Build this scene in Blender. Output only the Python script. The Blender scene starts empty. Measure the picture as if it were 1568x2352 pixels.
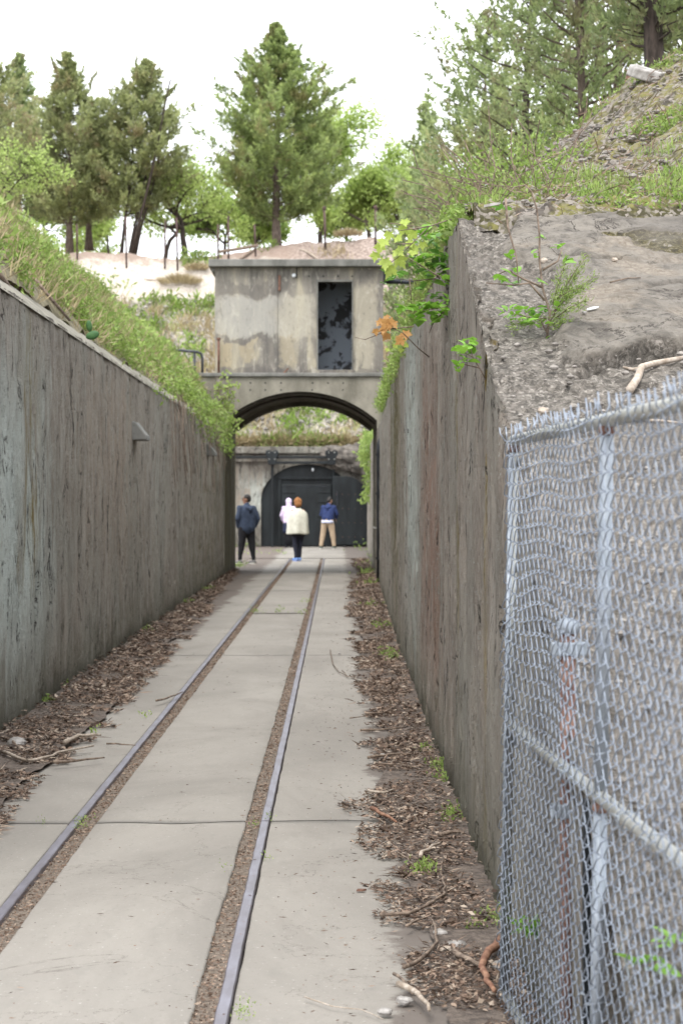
import bpy, math, random
import numpy as np
from mathutils import Vector, Matrix
R = math.radians
rng = np.random.default_rng(7)
random.seed(7)
scene = bpy.context.scene
COL = scene.collection
F = 4700.0; HX = 773.0; HY = 1153.0; EYE = 1.58      # lens in pixels of a 1568x2352 picture, vanishing point, eye height

# ------------------------------------------------------------------ camera, sky, sun, exposure
cd = bpy.data.cameras.new('camera'); cam = bpy.data.objects.new('camera', cd); COL.objects.link(cam)
cam.location = (0, 0, EYE); cam.rotation_euler = (R(90), 0, 0)
cd.sensor_fit = 'VERTICAL'; cd.sensor_height = 36; cd.sensor_width = 24
cd.lens = 36 * F / 2352
cd.shift_x = (784 - HX) / 2352; cd.shift_y = -(1176 - HY) / 2352
cd.clip_start = .1; cd.clip_end = 1500
cd.dof.use_dof = True; cd.dof.focus_distance = 9.5; cd.dof.aperture_fstop = 6.5
scene.camera = cam

w = bpy.data.worlds.new('World'); scene.world = w; w.use_nodes = True
nt = w.node_tree; bg = nt.nodes['Background']
sky = nt.nodes.new('ShaderNodeTexSky'); sky.sky_type = 'NISHITA'; sky.sun_disc = False
sky.sun_elevation = R(58); sky.sun_rotation = R(-168); sky.dust_density = 4; sky.air_density = 1.0
hs = nt.nodes.new('ShaderNodeHueSaturation'); hs.inputs['Saturation'].default_value = .35
nt.links.new(sky.outputs[0], hs.inputs['Color'])
mx = nt.nodes.new('ShaderNodeMix'); mx.data_type = 'RGBA'; mx.inputs[0].default_value = .78
nt.links.new(hs.outputs[0], mx.inputs[6]); mx.inputs[7].default_value = (8.6, 8.9, 9.3, 1)
nt.links.new(mx.outputs[2], bg.inputs['Color']); bg.inputs['Strength'].default_value = .12
sd = bpy.data.lights.new('sun', 'SUN'); sd.energy = 1.0; sd.angle = R(25); sd.color = (1, .96, .9)
sun = bpy.data.objects.new('sun', sd); COL.objects.link(sun)
_az = R(-168); _el = R(58)
_d = Vector((math.sin(_az) * math.cos(_el), math.cos(_az) * math.cos(_el), math.sin(_el)))
sun.rotation_euler = _d.to_track_quat('Z', 'Y').to_euler()
scene.view_settings.view_transform = 'Standard'; scene.view_settings.look = 'None'
scene.view_settings.gamma = 1; scene.view_settings.use_curve_mapping = False
scene.view_settings.exposure = 1.45

# ------------------------------------------------------------------ helpers
def at(x, y, d):
    return Vector(((x - HX) * d / F, d, EYE - (y - HY) * d / F))
def tag(o, label=None, cat=None, group=None, kind=None):
    if label: o['label'] = label
    if cat: o['category'] = cat
    if group: o['group'] = group
    if kind: o['kind'] = kind
    return o
def empty(name, loc, label, cat, group=None, rz=0):
    o = bpy.data.objects.new(name, None); COL.objects.link(o); o.location = loc; o.rotation_euler = (0, 0, rz)
    o.empty_display_size = .2
    return tag(o, label, cat, group)

def vnoise(p, scale=1.0, seed=0, octv=3, stretch=(1, 1, 1)):
    p = np.asarray(p, float) * scale * np.array(stretch)
    out = np.zeros(len(p)); amp = 1.; tot = 0
    for o in range(octv):
        i = np.floor(p).astype(np.int64); f = p - i; f = f * f * (3 - 2 * f)
        def h(dx, dy, dz):
            n = (i[:, 0] + dx) * 374761393 + (i[:, 1] + dy) * 668265263 + (i[:, 2] + dz) * 2147483647 + (seed + o * 17) * 974634777
            n = (n ^ (n >> 13)) * 1274126177; n = n ^ (n >> 16)
            return (n & 0xffff) / 65535.
        x0 = (h(0,0,0)*(1-f[:,0]) + h(1,0,0)*f[:,0]); x1 = (h(0,1,0)*(1-f[:,0]) + h(1,1,0)*f[:,0])
        x2 = (h(0,0,1)*(1-f[:,0]) + h(1,0,1)*f[:,0]); x3 = (h(0,1,1)*(1-f[:,0]) + h(1,1,1)*f[:,0])
        y0 = x0*(1-f[:,1]) + x1*f[:,1]; y1 = x2*(1-f[:,1]) + x3*f[:,1]
        out += amp * (y0*(1-f[:,2]) + y1*f[:,2]); tot += amp; amp *= .5; p = p * 2.03
    return out / tot - .5

def link_mesh(name, v, f, m, parent=None, smooth=True, rnd=None, loc=None):
    """v Nx3 array; f list of faces or Mx4 / Mx3 array"""
    me = bpy.data.meshes.new(name)
    if isinstance(f, np.ndarray):
        v = np.asarray(v, np.float32); k = f.shape[1]
        me.vertices.add(len(v)); me.vertices.foreach_set('co', v.ravel())
        me.loops.add(f.size); me.loops.foreach_set('vertex_index', f.astype(np.int32).ravel())
        me.polygons.add(len(f)); me.polygons.foreach_set('loop_start', np.arange(0, f.size, k, dtype=np.int32))
        me.update(calc_edges=True); me.validate()
    else:
        me.from_pydata([tuple(a) for a in v], [], f); me.update()
    if smooth: me.polygons.foreach_set('use_smooth', np.ones(len(me.polygons), bool))
    if rnd is not None and len(rnd) == len(me.polygons):
        a = me.attributes.new('rnd', 'FLOAT', 'FACE'); a.data.foreach_set('value', np.asarray(rnd, np.float32))
    if m: me.materials.append(m)
    o = bpy.data.objects.new(name, me); COL.objects.link(o)
    if parent: o.parent = parent
    if loc is not None: o.location = loc
    return o
def inst(name, me, parent, mat4=None, loc=None):
    o = bpy.data.objects.new(name, me); COL.objects.link(o)
    if parent: o.parent = parent
    if mat4 is not None: o.matrix_local = mat4
    if loc is not None: o.location = loc
    return o

class MB:
    def __init__(s): s.v = []; s.f = []
    def box(s, a, b, M=None):
        x0, y0, z0 = a; x1, y1, z1 = b; n = len(s.v)
        vs = [Vector(p) for p in ((x0,y0,z0),(x1,y0,z0),(x1,y1,z0),(x0,y1,z0),(x0,y0,z1),(x1,y0,z1),(x1,y1,z1),(x0,y1,z1))]
        if M: vs = [M @ p for p in vs]
        s.v += vs; s.f += [tuple(n + i for i in q) for q in ((0,3,2,1),(4,5,6,7),(0,1,5,4),(1,2,6,5),(2,3,7,6),(3,0,4,7))]
        return s
    def tube(s, pts, rad, k=8, cap=True):
        pts = [Vector(p) for p in pts]; n0 = len(s.v)
        if not hasattr(rad, '__len__'): rad = [rad] * len(pts)
        up = None
        for i, p in enumerate(pts):
            t = (pts[min(i+1, len(pts)-1)] - pts[max(i-1, 0)])
            t = t.normalized() if t.length > 1e-9 else Vector((0,0,1))
            if up is None: up = t.orthogonal().normalized()
            up = (up - t * up.dot(t)); up = up.normalized() if up.length > 1e-6 else t.orthogonal().normalized()
            b = t.cross(up)
            for j in range(k):
                a = 2 * math.pi * j / k
                s.v.append(p + (up * math.cos(a) + b * math.sin(a)) * rad[i])
        for i in range(len(pts) - 1):
            for j in range(k):
                a = n0 + i * k + j; b2 = n0 + i * k + (j + 1) % k
                s.f.append((a, b2, b2 + k, a + k))
        if cap:
            s.f.append(tuple(n0 + j for j in reversed(range(k)))); e = n0 + (len(pts) - 1) * k
            s.f.append(tuple(e + j for j in range(k)))
        return s
    def prism(s, poly, y0, y1):      # polygon in x,z swept along y
        n = len(s.v); k = len(poly)
        s.v += [Vector((p[0], y0, p[1])) for p in poly] + [Vector((p[0], y1, p[1])) for p in poly]
        s.f.append(tuple(range(n, n + k))); s.f.append(tuple(reversed(range(n + k, n + 2 * k))))
        for i in range(k):
            j = (i + 1) % k; s.f.append((n + i, n + k + i, n + k + j, n + j))
        return s
    def ball(s, c, r, nu=10, nv=7, sc=(1,1,1)):
        n = len(s.v); c = Vector(c)
        for i in range(nv + 1):
            th = math.pi * i / nv
            for j in range(nu):
                ph = 2 * math.pi * j / nu
                s.v.append(c + Vector((math.sin(th)*math.cos(ph)*r*sc[0], math.sin(th)*math.sin(ph)*r*sc[1], math.cos(th)*r*sc[2])))
        for i in range(nv):
            for j in range(nu):
                a = n + i*nu + j; b = n + i*nu + (j+1) % nu
                s.f.append((a, a + nu, b + nu, b))
        return s
    def build(s, name, m, parent=None, smooth=False, loc=None):
        return link_mesh(name, s.v, s.f, m, parent, smooth, loc=loc)
    def bevel(s, name, m, parent=None, wd=.01, loc=None, seg=2):
        o = s.build(name, m, parent, loc=loc)
        b = o.modifiers.new('bevel', 'BEVEL'); b.width = wd; b.segments = seg; b.limit_method = 'ANGLE'; b.angle_limit = R(40)
        return o

def grid(nu, nv, fn):
    """fn(u array, v array) -> Nx3 ; returns verts, quads"""
    u, v = np.meshgrid(np.linspace(0, 1, nu), np.linspace(0, 1, nv), indexing='ij')
    p = fn(u.ravel(), v.ravel())
    i, j = np.meshgrid(np.arange(nu - 1), np.arange(nv - 1), indexing='ij'); a = (i * nv + j).ravel()
    return p, np.stack([a, a + nv, a + nv + 1, a + 1], 1)

def norm(a): return a / (np.linalg.norm(a, axis=1, keepdims=True) + 1e-9)
def kites(c, d, ln, wd, r=rng, fold=.0):
    """small leaf faces: base c, direction d, length ln, width wd"""
    n = len(c); d = norm(d); s = norm(np.cross(d, r.normal(size=(n, 3))))
    ln = np.broadcast_to(np.asarray(ln, float), (n,))[:, None]; wd = np.broadcast_to(np.asarray(wd, float), (n,))[:, None]
    v = np.stack([c, c + d * ln * .45 + s * wd * .5, c + d * ln, c + d * ln * .45 - s * wd * .5], 1).reshape(-1, 3)
    return v, np.arange(4 * n).reshape(-1, 4)

# ------------------------------------------------------------------ materials
class NG:
    def __init__(s, name):
        s.m = bpy.data.materials.new(name); s.m.use_nodes = True; s.nt = s.m.node_tree; s.nt.nodes.clear()
        s.out = s.n('ShaderNodeOutputMaterial'); s.b = s.n('ShaderNodeBsdfPrincipled')
        s.nt.links.new(s.b.outputs[0], s.out.inputs[0]); s.tc = s.n('ShaderNodeTexCoord'); s.sep = None
    def n(s, t, **k):
        x = s.nt.nodes.new(t)
        for a, b in k.items(): setattr(x, a, b)
        return x
    def l(s, a, b): s.nt.links.new(a, b)
    def noise(s, scale, stretch=(1,1,1), detail=6, dist=0, rough=.6):
        mp = s.n('ShaderNodeMapping'); mp.inputs['Scale'].default_value = stretch
        s.l(s.tc.outputs['Object'], mp.inputs[0])
        t = s.n('ShaderNodeTexNoise'); t.inputs['Scale'].default_value = scale; t.inputs['Detail'].default_value = detail
        t.inputs['Roughness'].default_value = rough; t.inputs['Distortion'].default_value = dist
        s.l(mp.outputs[0], t.inputs['Vector']); return t.outputs['Fac']
    def vor(s, scale, stretch=(1,1,1), out='Color', feat='F1'):
        mp = s.n('ShaderNodeMapping'); mp.inputs['Scale'].default_value = stretch
        s.l(s.tc.outputs['Object'], mp.inputs[0])
        t = s.n('ShaderNodeTexVoronoi', feature=feat); t.inputs['Scale'].default_value = scale
        s.l(mp.outputs[0], t.inputs['Vector']); return t.outputs[out]
    def ramp(s, fac, lo, hi, a=0, b=1):
        t = s.n('ShaderNodeMapRange'); t.interpolation_type = 'SMOOTHSTEP'
        t.inputs['From Min'].default_value = lo; t.inputs['From Max'].default_value = hi
        t.inputs['To Min'].default_value = a; t.inputs['To Max'].default_value = b
        s.l(fac, t.inputs['Value']); return t.outputs[0]
    def math(s, op, a, b=None):
        t = s.n('ShaderNodeMath', operation=op)
        for i, q in enumerate((a, b)):
            if q is None: continue
            if isinstance(q, (int, float)): t.inputs[i].default_value = q
            else: s.l(q, t.inputs[i])
        return t.outputs[0]
    def mix(s, fac, a, b):
        t = s.n('ShaderNodeMix'); t.data_type = 'RGBA'
        for i, q in ((0, fac), (6, a), (7, b)):
            if isinstance(q, (int, float)): t.inputs[i].default_value = q
            elif isinstance(q, tuple): t.inputs[i].default_value = (*q[:3], 1)
            else: s.l(q, t.inputs[i])
        return t.outputs[2]
    def axis(s, i):
        if not s.sep: s.sep = s.n('ShaderNodeSeparateXYZ'); s.l(s.tc.outputs['Object'], s.sep.inputs[0])
        return s.sep.outputs[i]
    def bandmask(s, i, c, wd, nz=None, amp=0, soft=.4):
        """1 inside |axis-c|<wd, noisy edge"""
        a = s.axis(i)
        if nz is not None: a = s.math('ADD', a, s.math('MULTIPLY', s.math('SUBTRACT', nz, .5), amp))
        d = s.math('ABSOLUTE', s.math('SUBTRACT', a, c))
        return s.ramp(d, wd * (1 - soft), wd * (1 + soft), 1, 0)
    def fin(s, col, rough=.9, bump=None, bstr=.3, bdist=.01, metal=0, spec=.3):
        if isinstance(col, tuple): s.b.inputs['Base Color'].default_value = (*col[:3], 1)
        else: s.l(col, s.b.inputs['Base Color'])
        if isinstance(rough, (int, float)): s.b.inputs['Roughness'].default_value = rough
        else: s.l(rough, s.b.inputs['Roughness'])
        s.b.inputs['Metallic'].default_value = metal; s.b.inputs['Specular IOR Level'].default_value = spec
        if bump is not None:
            t = s.n('ShaderNodeBump'); t.inputs['Strength'].default_value = bstr; t.inputs['Distance'].default_value = bdist
            s.l(bump, t.inputs['Height']); s.l(t.outputs[0], s.b.inputs['Normal'])
        return s.m

def simple(name, c1, c2, scale=8, rough=.85, metal=0, bump=.2, bdist=.005, stretch=(1,1,1), spec=.3):
    g = NG(name); nz = g.noise(scale, stretch)
    return g.fin(g.mix(g.ramp(nz, .3, .7), c1, c2), rough, nz, bump, bdist, metal, spec)

def leafmat(name, cols, patch=None, ps=.6, trans=.35, rough=.55):
    """cols: ramp over per-leaf random value"""
    g = NG(name); at_ = g.n('ShaderNodeAttribute'); at_.attribute_name = 'rnd'
    cr = g.n('ShaderNodeValToRGB'); e = cr.color_ramp.elements
    while len(e) < len(cols): e.new(.5)
    for i, c in enumerate(cols): e[i].position = i / max(1, len(cols) - 1); e[i].color = (*c, 1)
    g.l(at_.outputs['Fac'], cr.inputs[0]); col = cr.outputs[0]
    if patch: col = g.mix(g.ramp(g.noise(ps, detail=3), .5, .68, 0, .75), col, patch)
    m = g.fin(col, rough, spec=.35)
    tr = g.n('ShaderNodeBsdfTranslucent'); g.l(col, tr.inputs[0]) if not isinstance(col, tuple) else None
    ms = g.n('ShaderNodeMixShader'); ms.inputs[0].default_value = trans
    g.l(g.b.outputs[0], ms.inputs[1]); g.l(tr.outputs[0], ms.inputs[2]); g.l(ms.outputs[0], g.out.inputs[0])
    return m

def wall_mat(name, stains, ax=1, base=((.32,.275,.23),(.50,.45,.385)), mossz=.6):
    g = NG(name)
    big = g.noise(.8, (1,1,.5), 5, .5); st1 = g.noise(3.2, (1,1,.22), 9, 1.2, .68); st2 = g.noise(16, (1,1,.14), 9, .9, .78); st3 = g.noise(7, (1,1,.45), 10, 1.8, .78); fine = g.noise(55, (1,1,.7), 6, .3, .7)
    c = g.mix(g.ramp(st1, .32, .66), base[0], base[1])
    c = g.mix(g.ramp(big, .42, .62, 0, .65), c, (.36,.35,.30)); b2 = g.noise(1.7, (1,1,.6), 7, .8, .7); c = g.mix(g.ramp(b2, .52, .66, 0, .6), c, (.27,.24,.205))
    c = g.mix(g.ramp(st3, .54, .66, 0, .6), c, (.44,.42,.385))
    c = g.mix(g.ramp(st3, .44, .34, 0, .65), c, (.19,.17,.145))
    c = g.mix(g.ramp(st2, .57, .70, 0, .6), c, (.50,.49,.45))
    c = g.mix(g.ramp(st2, .41, .33, 0, .75), c, (.14,.122,.103))
    for (colr, cen, wd, zc, zw, dens, nsc) in stains:
        nm = g.noise(2.6, (1,1,.30), 7, .6, .65)
        m1 = g.bandmask(ax, cen, wd, nm, wd * 3.4, .8)
        m2 = g.bandmask(2, zc, zw, nm, zw * 1.8, .7)
        s3 = g.ramp(g.noise(nsc, (1,1,.12), 9, .8, .78), .62 - dens * .30, .74 - dens * .22)
        c = g.mix(g.math('MULTIPLY', g.math('MULTIPLY', m1, m2), s3), c, colr)
    pit = g.noise(30, (1,1,.7), 6, .4, .75)
    c = g.mix(g.ramp(pit, .585, .66, 0, .75), c, (.48,.47,.44))
    c = g.mix(g.ramp(pit, .40, .31, 0, .85), c, (.055,.048,.042))
    spl = g.noise(10, (1,1,.8), 10, 1.2, .8)
    c = g.mix(g.ramp(spl, .55, .63, 0, .5), c, (.22,.195,.165)); c = g.mix(g.ramp(spl, .42, .36, 0, .5), c, (.54,.52,.46))
    cn = g.noise(1.9, (1,1,.32), 8, 1.4, .62); ck = g.math('ABSOLUTE', g.math('SUBTRACT', cn, .5)); gate_ = g.ramp(g.noise(2.3, (1,1,.6), 4), .50, .58)
    crk = g.math('MULTIPLY', g.ramp(ck, .011, .005), gate_); c = g.mix(g.math('MULTIPLY', crk, .9), c, (.045,.038,.033))
    cn2 = g.noise(4.5, (1,1,.2), 6, 1.0, .6); ck2 = g.math('MULTIPLY', g.ramp(g.math('ABSOLUTE', g.math('SUBTRACT', cn2, .52)), .014, .006), g.ramp(g.noise(3.1, (1,1,.8), 4), .54, .6)); c = g.mix(g.math('MULTIPLY', ck2, .85), c, (.06,.05,.045))
    zz = g.math('ADD', g.axis(2), g.math('MULTIPLY', g.math('SUBTRACT', st1, .5), 1.6))
    c = g.mix(g.ramp(zz, mossz, 0, 0, .5), c, (.20,.19,.13))
    zz2 = g.math('ADD', g.axis(2), g.math('MULTIPLY', g.math('SUBTRACT', big, .5), .5))
    c = g.mix(g.ramp(zz2, .22, 0, 0, .6), c, (.05,.052,.03))
    h = g.math('ADD', g.math('MULTIPLY', st2, .6), g.math('ADD', g.math('MULTIPLY', g.math('ADD', fine, pit), .5), g.math('ADD', st1, g.math('SUBTRACT', g.math('ADD', st3, spl), g.math('ADD', crk, ck2)))))
    return g.fin(c, .93, h, 1.0, .06)

WHT = (.56,.60,.55); OCH = (.27,.2,.06); RUST = (.36,.235,.18); OLV = (.13,.11,.035); TAN = (.30,.25,.2)
M = {}
M['wall_l'] = wall_mat('weathered_concrete', [
    ((.68,.74,.69), 14.3, 1.5, 1.35, 1.0, 1.25, 11), (OCH, 15.3, .35, 1.9, .9, .6, 8), (OCH, 12.6, .6, 2.4, .5, .5, 8),
    (TAN, 19, 3, 2.1, .7, .5, 7), ((.42,.34,.27), 21.5, 2.5, 1.9, 1.0, .7, 6), (WHT, 26.5, 1.2, 1.6, .8, .4, 14), (TAN, 31, 3, 2.2, .6, .6, 7), (OLV, 38, 5, 1.0, 1.6, .5, 9)])
M['wall_r'] = wall_mat('stained_concrete', [
    (WHT, 18.0, 1.5, 2.0, 1.3, 1.0, 12), (WHT, 12.4, .35, 2.1, 1.3, .35, 14), (RUST, 13.9, 1.25, 1.4, 1.0, .85, 9), (OLV, 24, 2.2, 2.2, 1.7, .8, 9),
    (OCH, 8.6, .12, 1.5, 1.4, .7, 12), (OCH, 10.6, .12, 2.0, 1.2, .6, 12), (TAN, 20.5, 1.5, 2.1, 1.6, .5, 7)],
    base=((.29,.245,.205),(.48,.42,.36)))
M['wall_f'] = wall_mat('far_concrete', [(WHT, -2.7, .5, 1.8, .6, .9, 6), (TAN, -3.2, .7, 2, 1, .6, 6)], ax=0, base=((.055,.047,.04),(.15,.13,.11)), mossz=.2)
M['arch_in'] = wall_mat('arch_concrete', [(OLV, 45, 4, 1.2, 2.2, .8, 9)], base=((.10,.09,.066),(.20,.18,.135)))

def bldg_mat():
    g = NG('guardroom_concrete')
    big = g.noise(1.1, (1,1,.8), 5); fin_ = g.noise(30, (1,1,.6), 6); st = g.noise(4, (1,1,.15), 6, .3)
    c = g.mix(g.ramp(big, .35, .65), (.165,.15,.132), (.245,.226,.195))
    c = g.mix(g.ramp(st, .5, .68, 0, .75), c, (.40,.36,.27))
    c = g.mix(g.ramp(st, .46, .34, 0, .6), c, (.10,.095,.09))
    # pale washed band left and centre, buff band on the right
    def rect(x0, x1, z0, z1, col, f, amp=.8):
        nm = g.noise(1.9, (1,1,.8), 9, .5, .68)
        return g.math('MULTIPLY', g.math('MULTIPLY', g.bandmask(0, (x0+x1)/2, (x1-x0)/2, nm, amp, .4), g.bandmask(2, (z0+z1)/2, (z1-z0)/2, nm, amp, .12)), f)
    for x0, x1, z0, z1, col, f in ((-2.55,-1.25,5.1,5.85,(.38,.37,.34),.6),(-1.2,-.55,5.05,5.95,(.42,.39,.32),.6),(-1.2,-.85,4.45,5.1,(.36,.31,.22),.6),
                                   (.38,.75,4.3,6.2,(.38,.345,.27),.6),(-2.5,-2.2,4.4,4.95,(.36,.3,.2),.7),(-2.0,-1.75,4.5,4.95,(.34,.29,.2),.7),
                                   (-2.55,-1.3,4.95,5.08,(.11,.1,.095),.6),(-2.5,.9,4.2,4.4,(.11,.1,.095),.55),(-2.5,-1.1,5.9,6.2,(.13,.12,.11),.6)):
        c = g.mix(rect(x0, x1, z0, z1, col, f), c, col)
    bl = g.noise(7, (1,1,.4), 9, .8, .75); c = g.mix(g.ramp(bl, .53, .66, 0, .6), c, (.46,.43,.37)); c = g.mix(g.ramp(bl, .44, .33, 0, .6), c, (.11,.10,.09)); c = g.mix(g.ramp(fin_, .6, .75, 0, .5), c, (.48,.45,.39)); c = g.mix(g.ramp(fin_, .4, .28, 0, .6), c, (.08,.075,.07))
    return g.fin(c, .92, fin_, .5, .01)
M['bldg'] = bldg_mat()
def plain_conc(name, a, b, sc=3):
    g = NG(name); n1 = g.noise(sc, (1,1,.5), 7); n2 = g.noise(sc*9, (1,1,1), 5)
    c = g.mix(g.ramp(n1, .3, .7), a, b); c = g.mix(g.ramp(n2, .6, .75, 0, .45), c, tuple(min(1, q*1.7) for q in b)); c = g.mix(g.ramp(n2, .4, .28, 0, .6), c, tuple(q*.5 for q in a))
    return g.fin(c, .92, n2, .5, .01)
M['roof'] = plain_conc('roof_slab_concrete', (.11,.11,.10), (.21,.205,.19))
M['rubble'] = plain_conc('broken_concrete', (.05,.045,.04), (.17,.15,.13), 5)
M['archw'] = plain_conc('arch_face_concrete', (.14,.13,.105), (.28,.26,.215), 2)
def room_mat():
    g = NG('peeling_plaster'); n = g.noise(3.2, (1,1,1), 6, .5)
    c = g.mix(g.ramp(n, .50, .56), (.34,.38,.44), (.07,.07,.075)); return g.fin(c, .9, n, .3, .02)
M['room'] = room_mat()
M['rib'] = simple('stained_steel', (.035,.03,.024), (.085,.07,.055), 8, .8)

def slab_mat():
    g = NG('path_concrete'); big = g.noise(.9, (1,.45,1), 9, .6, .68); n = g.noise(45, (1,1,1), 5); med = g.noise(5, (1,.4,1), 6)
    c = g.mix(g.ramp(big, .3, .7), (.20,.184,.163), (.278,.257,.228))
    c = g.mix(g.ramp(med, .5, .75, 0, .4), c, (.235,.22,.195))
    c = g.mix(g.ramp(n, .62, .72, 0, .75), c, (.40,.385,.35)); c = g.mix(g.ramp(n, .39, .30, 0, .7), c, (.15,.135,.115)); gr = g.noise(12, (1,.35,1), 8, .5, .7); c = g.mix(g.ramp(gr, .52, .68, 0, .35), c, (.20,.19,.17))
    v = g.vor(55, out='Distance'); c = g.mix(g.ramp(v, .12, .06, 0, .5), c, (.20,.18,.15))
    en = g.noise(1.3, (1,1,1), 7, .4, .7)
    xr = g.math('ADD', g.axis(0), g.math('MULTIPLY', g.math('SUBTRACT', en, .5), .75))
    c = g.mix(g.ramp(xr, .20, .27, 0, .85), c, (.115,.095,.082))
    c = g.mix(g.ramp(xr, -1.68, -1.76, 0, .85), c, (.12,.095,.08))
    ck = g.math('ABSOLUTE', g.math('SUBTRACT', g.noise(.55, (1,1,1), 9, .8, .6), .47)); c = g.mix(g.ramp(ck, .0022, .0008, 0, .6), c, (.12,.105,.09))
    return g.fin(c, .88, g.math('ADD', n, med), .35, .006)
M['slab'] = slab_mat()
M['dirt'] = simple('dark_humus', (.075,.06,.052), (.18,.145,.12), 30, .95, bump=.9, bdist=.03)
M['ground'] = simple('bare_earth', (.12,.09,.065), (.24,.19,.145), 6, .95, bump=.6, bdist=.03)
M['debris'] = simple('rusty_gravel', (.09,.07,.055), (.21,.17,.135), 60, .95, bump=1, bdist=.01)
M['litter'] = leafmat('leaf_litter', [(.05,.034,.026),(.11,.072,.052),(.20,.135,.098),(.30,.22,.165),(.42,.35,.28)], trans=.1, rough=.8)
def rail_mat():
    g = NG('worn_steel'); n = g.noise(14, (1,.25,1), 6); e = g.noise(50, (1,.6,1), 4)
    c = g.mix(g.ramp(n, .35, .7), (.15,.135,.155), (.22,.21,.25)); c = g.mix(g.ramp(e, .62, .74, 0, .8), c, (.16,.09,.065))
    return g.fin(c, .42, e, .2, .003, .55, .5)
M['rail'] = rail_mat()
def apron_mat():
    g = NG('crumbling_concrete')
    f = g.noise(70, (1,1,1), 6, .2, .7); mid = g.noise(9, (1,.6,1), 9, 1.0, .72); sp = g.noise(34, (1,.7,1), 7, .6, .75)
    v = g.vor(85, (1,.6,1)); bw = g.n('ShaderNodeRGBToBW'); g.l(v, bw.inputs[0])
    smooth = g.mix(g.ramp(mid, .32, .62), (.095,.085,.073), (.215,.193,.165))
    smooth = g.mix(g.ramp(sp, .58, .70, 0, .6), smooth, (.33,.30,.26)); smooth = g.mix(g.ramp(sp, .42, .33, 0, .7), smooth, (.085,.07,.058))
    rub = g.mix(g.ramp(sp, .36, .64), (.06,.053,.045), (.21,.188,.162)); rub = g.mix(g.math('MULTIPLY', g.ramp(bw.outputs[0], .62, .75), g.ramp(sp, .45, .6)), rub, (.33,.30,.265)); rub = g.mix(g.ramp(mid, .5, .66, 0, .45), rub, (.17,.145,.125))
    at_ = g.n('ShaderNodeAttribute'); at_.attribute_name = 'crust'
    c = g.mix(g.ramp(g.math('ADD', at_.outputs['Fac'], g.math('MULTIPLY', g.math('SUBTRACT', mid, .5), .9)), .35, .65), rub, smooth)
    am = g.n('ShaderNodeAttribute'); am.attribute_name = 'moss'
    mm = g.math('MULTIPLY', g.ramp(g.math('ADD', am.outputs['Fac'], g.math('MULTIPLY', g.math('SUBTRACT', mid, .5), 1.2)), .25, .5), g.ramp(sp, .66, .5))
    c = g.mix(mm, c, g.mix(g.ramp(sp, .4, .6), (.03,.025,.012), (.12,.10,.03)))
    ck = g.math('ABSOLUTE', g.math('SUBTRACT', g.noise(1.3, (.8,1.4,1), 9, 1.0, .62), .5)); cm = g.math('MULTIPLY', g.ramp(ck, .006, .002), g.ramp(at_.outputs['Fac'], .5, .9)); c = g.mix(cm, c, (.05,.042,.036))
    tn = g.noise(1.7, (1,1,1), 7, .6, .6); c = g.mix(g.math('MULTIPLY', g.ramp(tn, .50, .62, 0, .75), at_.outputs['Fac']), c, g.mix(g.ramp(sp, .4, .6), (.19,.155,.12), (.30,.26,.21))); sh = g.noise(.9, (1,1,1), 5, .5); c = g.mix(g.ramp(sh, .5, .66, 0, .5), c, (.15,.135,.12))
    return g.fin(c, .93, g.math('ADD', g.math('MULTIPLY', f, .4), g.math('ADD', mid, sp)), .9, .02)
M['apron'] = apron_mat()
def hill_mat():
    g = NG('mossy_gravel'); v = g.vor(48, (1,1,1)); bw = g.n('ShaderNodeRGBToBW'); g.l(v, bw.inputs[0]); n = g.noise(2.6, detail=6); m2 = g.noise(9, detail=6)
    c = g.mix(g.ramp(bw.outputs[0], .15, .85), (.045,.038,.032), (.21,.186,.162)); c = g.mix(g.math('MULTIPLY', g.ramp(n, .38, .52, 0, .9), g.ramp(bw.outputs[0], .9, .4)), c, g.mix(g.ramp(m2, .4, .6), (.04,.036,.014), (.16,.15,.045)))
    c = g.mix(g.ramp(m2, .6, .75, 0, .6), c, (.16,.115,.085))
    return g.fin(c, .95, bw.outputs[0], 1, .03)
M['hill'] = hill_mat()
def far_mat():
    g = NG('sandy_scrub'); n = g.noise(.35, (1,1,1), 6); m2 = g.noise(2.2, detail=7, rough=.7); f = g.noise(9, detail=6, rough=.7)
    sand = g.mix(g.ramp(f, .3, .7), (.36,.305,.25), (.60,.55,.49))
    rub = g.mix(g.ramp(f, .38, .62), (.12,.11,.10), (.42,.38,.33)); rub = g.mix(g.ramp(m2, .48, .6, 0, .8), rub, (.21,.22,.07))
    soil = g.mix(g.ramp(f, .35, .65), (.17,.125,.10), (.40,.33,.29))
    zz = g.math('ADD', g.axis(2), g.math('MULTIPLY', g.math('SUBTRACT', m2, .5), 1.6))
    c = g.mix(g.ramp(zz, 9.2, 9.9), rub, sand)
    c = g.mix(g.ramp(zz, 11.15, 11.7, 0, .8), c, (.25,.175,.14))
    xx = g.math('ADD', g.axis(0), g.math('MULTIPLY', g.math('SUBTRACT', n, .5), 3))
    c = g.mix(g.math('MULTIPLY', g.ramp(xx, -2.4, -.8), g.ramp(zz, 6.5, 7.5)), c, soil)
    return g.fin(c, .95, f, .8, .06)
M['far'] = far_mat()
M['bank'] = simple('weedy_soil', (.07,.06,.035), (.22,.19,.12), 8, .95, bump=.8, bdist=.03)
M['galv'] = simple('galvanised_steel', (.22,.25,.28), (.32,.35,.39), 12, .5, .4, .1, .002, spec=.5)
M['wire'] = simple('zinc_wire', (.185,.21,.255), (.28,.315,.37), 20, .5, .35, .05, .001, spec=.5)
M['galvrail'] = simple('dull_galvanised_pipe', (.27,.27,.25), (.40,.40,.37), 9, .5, .5, .1, .002)
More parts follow.
